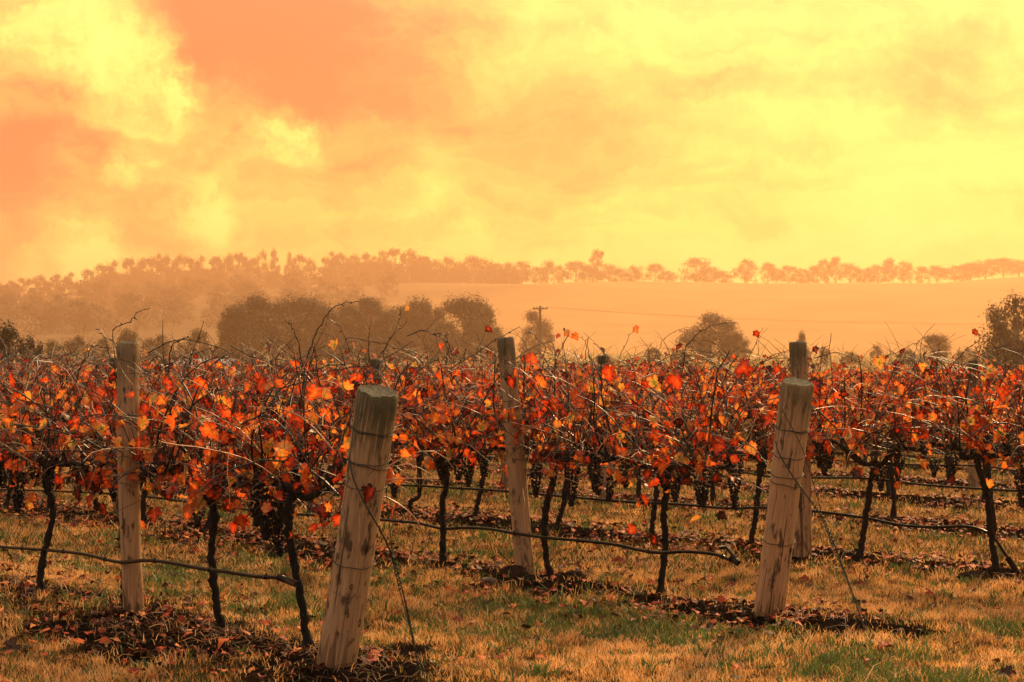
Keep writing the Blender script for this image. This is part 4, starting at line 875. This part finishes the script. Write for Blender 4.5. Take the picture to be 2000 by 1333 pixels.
for i, (x, ty) in enumerate(ridge):
    Y = RIDGE_Y + rr.uniform(-6, 16); X = (x - CX) * Y / F; z0 = float(hillz(np.array(X), np.array(min(Y, 1408.0)))) - .6
    wp = rr.uniform(34, 58); rnd_ = x >= 820 and ty != 487; v = GUMR[i % 6] if rnd_ else GUMV[i % 7]; lab, grp = None, None
    if ty == 487: lab = 'tallest gum tree on the far ridge, standing above its neighbours'; wp = 44
    elif x == 1360: lab = 'rounded gum standing apart on the ridge above the lone field tree'; wp = 72
    elif x in (512, 537, 566, 606): lab = {512: 'first', 537: 'second', 566: 'third', 606: 'last'}[x] + ' of the open gums with bright gaps on the ridge above the clump'; wp = 30
    elif x < 180: lab, grp, wp = nth(x, -99, 180) + ' hazy gum from the left on the ridge shoulder sinking into mist', 'ridge trees', 44
    elif x < 500: lab, grp, wp = nth(x, 180, 500) + ' gum from the left in the dense wood along the ridge', 'ridge trees', 46
    elif x < 1000: lab, grp = nth(x, 500, 1000) + ' gum from the left on the ridge above the dark tree clump', 'ridge trees'
    elif x < 1850: lab, grp = (nth(x, 1166, 1850) + ' faint gum along the ridge counting right from the tallest' if x > 1166 else nth(x, 1000, 1166, True) + ' gum on the ridge counting left from the tallest'), 'ridge trees'
    else: lab, grp, wp = nth(x, 1850, 2100) + ' faint bushy tree on the rising right end of the ridge', 'ridge trees', 62
    place_tree('gum_tree', v, x, ty - (9 if x < 1000 else 4), Y, wp, z0, lab, grp or 'ridge trees', *((19, 17) if rnd_ else (22, 15)))
# wooded slope under the left of the ridge and thin understorey along the crest
rng = np.random.default_rng(33); WV, WA = [], []
cv = [crown_soup(70 + k, 14, 15, .62, 700, base_f=.1)[1:] for k in range(4)]
for k in range(520):
    if k < 260: px = rng.uniform(-250, 760); Y = rng.uniform(820, 1380); s_ = rng.uniform(.6, 1.15)
    elif k < 440: px = rng.choice([rng.uniform(185, 505), rng.uniform(640, 830), rng.uniform(830, 1010)]); Y = rng.uniform(1396, 1440); s_ = rng.uniform(1.15, 1.75) if px < 505 else rng.uniform(1.0, 1.6) if px < 830 else rng.uniform(.7, 1.15)
    else: px = rng.uniform(500, 1900); Y = rng.uniform(1385, 1420); s_ = rng.uniform(.15, .38)
    X = (px - CX) * Y / F
    V, Fq, A = cv[k % 4]; a = rng.uniform(0, 6.28); ca, sa = math.cos(a) * s_, math.sin(a) * s_
    z = float(hillz(np.array(X), np.array(Y)))
    WV.append(np.stack([V[:, 0] * ca - V[:, 1] * sa + X, V[:, 0] * sa + V[:, 1] * ca + Y, V[:, 2] * s_ + z - .5], -1)); WA.append(A)
WV = np.concatenate(WV); tag(obj('hillside_wood', mesh_from('hillside_wood', WV, np.arange(len(WV)).reshape(-1, 4), M_tree, {'rnd': np.concatenate(WA)})), 'hazy scrub wood on the slope below the left ridge and along its crest', 'wood', None, 'stuff')

# ------------------------------------------------------------------ power line and shed
def power_pole(x, topy, Y, label):
    X = (x - CX) * Y / F; top = CAM_H + (CY - topy) * Y / F; e = empty('power_pole', (X, Y, -2.5)); h = top + 2.5
    s = Soup(); s.tube(np.array([(0, 0, -.5), (0, 0, h * .5), (0, 0, h)]), (.24, .21, .18), 10); obj('mast', s.mesh('mast', M_pole), e)
    s = Soup(); zc = h - .45; s.tube(np.array([(-1.25, -.2, zc), (1.25, -.2, zc)]), .10, 4); ca_ = obj('crossarm', s.mesh('crossarm', M_pole, False), e)
    for q in (-1.1, -.45, .45, 1.1):
        s = Soup(); s.tube(np.array([(q, -.2, zc + .08), (q, -.2, zc + .17), (q, -.2, zc + .3)]), (.05, .085, .06), 7); obj('insulator', s.mesh('insulator', M_pole), ca_)
    for q in (-1, 1):
        s = Soup(); s.tube(np.array([(q * .6, -.2, zc), (0, -.15, zc - .6)]), .035, 4); obj('brace', s.mesh('brace', M_pole), e)
    tag(e, label, 'power pole'); return np.array((X, Y - .2, top - .15))
pa = power_pole(1055, 598, 300, 'thin timber power pole with a crossarm rising from the mist')
pb = power_pole(2140, 628, 300, 'power pole beyond the right edge holding the far end of the lines')
for off, lab in ((-1.1, 'upper faint overhead wire running right from the power pole'), (1.1, 'lower faint overhead wire running right from the power pole')):
    t = np.linspace(0, 1, 24)[:, None]; q = pa + (pb - pa) * t + np.array((off, 0, 0)); q[:, 2] -= 1.3 * 4 * t[:, 0] * (1 - t[:, 0]) * .8 * (1.0 if off < 0 else 1.25)
    wire_thing('overhead_wire', [q], .013, M_pole, lab, 'wire', 4)
def shed():
    Y = 140; e = empty('shed', ((405 - CX) * Y / F, Y, -2.5), math.radians(-28)); L, W, hw, hr = 5.2, 3.4, 1.75, 2.75
    V = [(-L / 2, -W / 2, -.1), (L / 2, -W / 2, -.1), (L / 2, W / 2, -.1), (-L / 2, W / 2, -.1), (-L / 2, -W / 2, hw), (L / 2, -W / 2, hw), (L / 2, W / 2, hw), (-L / 2, W / 2, hw), (-L / 2, 0, hr - .06), (L / 2, 0, hr - .06)]
    obj('wall', mesh_from('wall', V, [np.array([(0, 1, 5, 4), (2, 3, 7, 6)]), np.array([(1, 2, 6, 9, 5), (3, 0, 4, 8, 7)])], M_shedwall), e)
    rs = Soup(); o = .25
    for sg in (-1, 1):
        y0, z0 = sg * (W / 2 + .3), hw - .3 * (hr - hw) / (W / 2); xx = np.linspace(-L / 2 - o, L / 2 + o, 53); n = len(xx); rip = .02 * np.sin(xx * 16)
        A = np.stack([xx, np.full(n, y0), z0 + rip], -1); B = np.stack([xx, np.zeros(n), hr + rip], -1); V = np.vstack([A, B, A - (0, 0, .03), B - (0, 0, .03)]); i = np.arange(n - 1)
        rs.add(V, np.vstack([np.stack([i, i + 1, n + i + 1, n + i], -1), np.stack([2 * n + i, 3 * n + i, 3 * n + i + 1, 2 * n + i + 1], -1), np.stack([i, 2 * n + i, 2 * n + i + 1, i + 1], -1)]))
    obj('roof', rs.mesh('roof', M_roof, False), e)
    dd = np.array([(-.5, -W / 2 - .03, 0), (.5, -W / 2 - .03, 0), (.5, -W / 2 - .03, 1.6), (-.5, -W / 2 - .03, 1.6), (-.5, -W / 2 + .02, 0), (.5, -W / 2 + .02, 0), (.5, -W / 2 + .02, 1.6), (-.5, -W / 2 + .02, 1.6)])
    obj('door', mesh_from('door', dd, np.array([(0, 1, 2, 3), (3, 2, 6, 7), (0, 3, 7, 4), (1, 5, 6, 2)]), M_pole), e)
    tag(e, 'small shed with a pale gabled roof just above the vine tops', 'shed')
shed()

# ------------------------------------------------------------------ morning mist
hv = np.array([(x, y, z) for z in (-4.6, 84.0) for x, y in ((-3060, -3060), (3060, -3060), (3060, 3060), (-3060, 3060))], float)
mh = bpy.data.materials.new('morning_mist'); mh.use_nodes = True; th = NT(mh.node_tree); th.n.clear()
ho = th.new('ShaderNodeOutputMaterial'); pv = th.new('ShaderNodeVolumePrincipled')
pv.inputs['Color'].default_value = (1.0, .59, .35, 1); pv.inputs['Density'].default_value = .00052; pv.inputs['Anisotropy'].default_value = .5
th.link(pv.outputs[0], ho.inputs['Volume'])
hz = obj('haze', mesh_from('haze', hv, np.array([(3, 2, 1, 0), (4, 5, 6, 7), (0, 1, 5, 4), (1, 2, 6, 5), (2, 3, 7, 6), (3, 0, 4, 7)]), mh))
tag(hz, 'thin golden morning mist filling the valley air', 'mist', None, 'stuff')
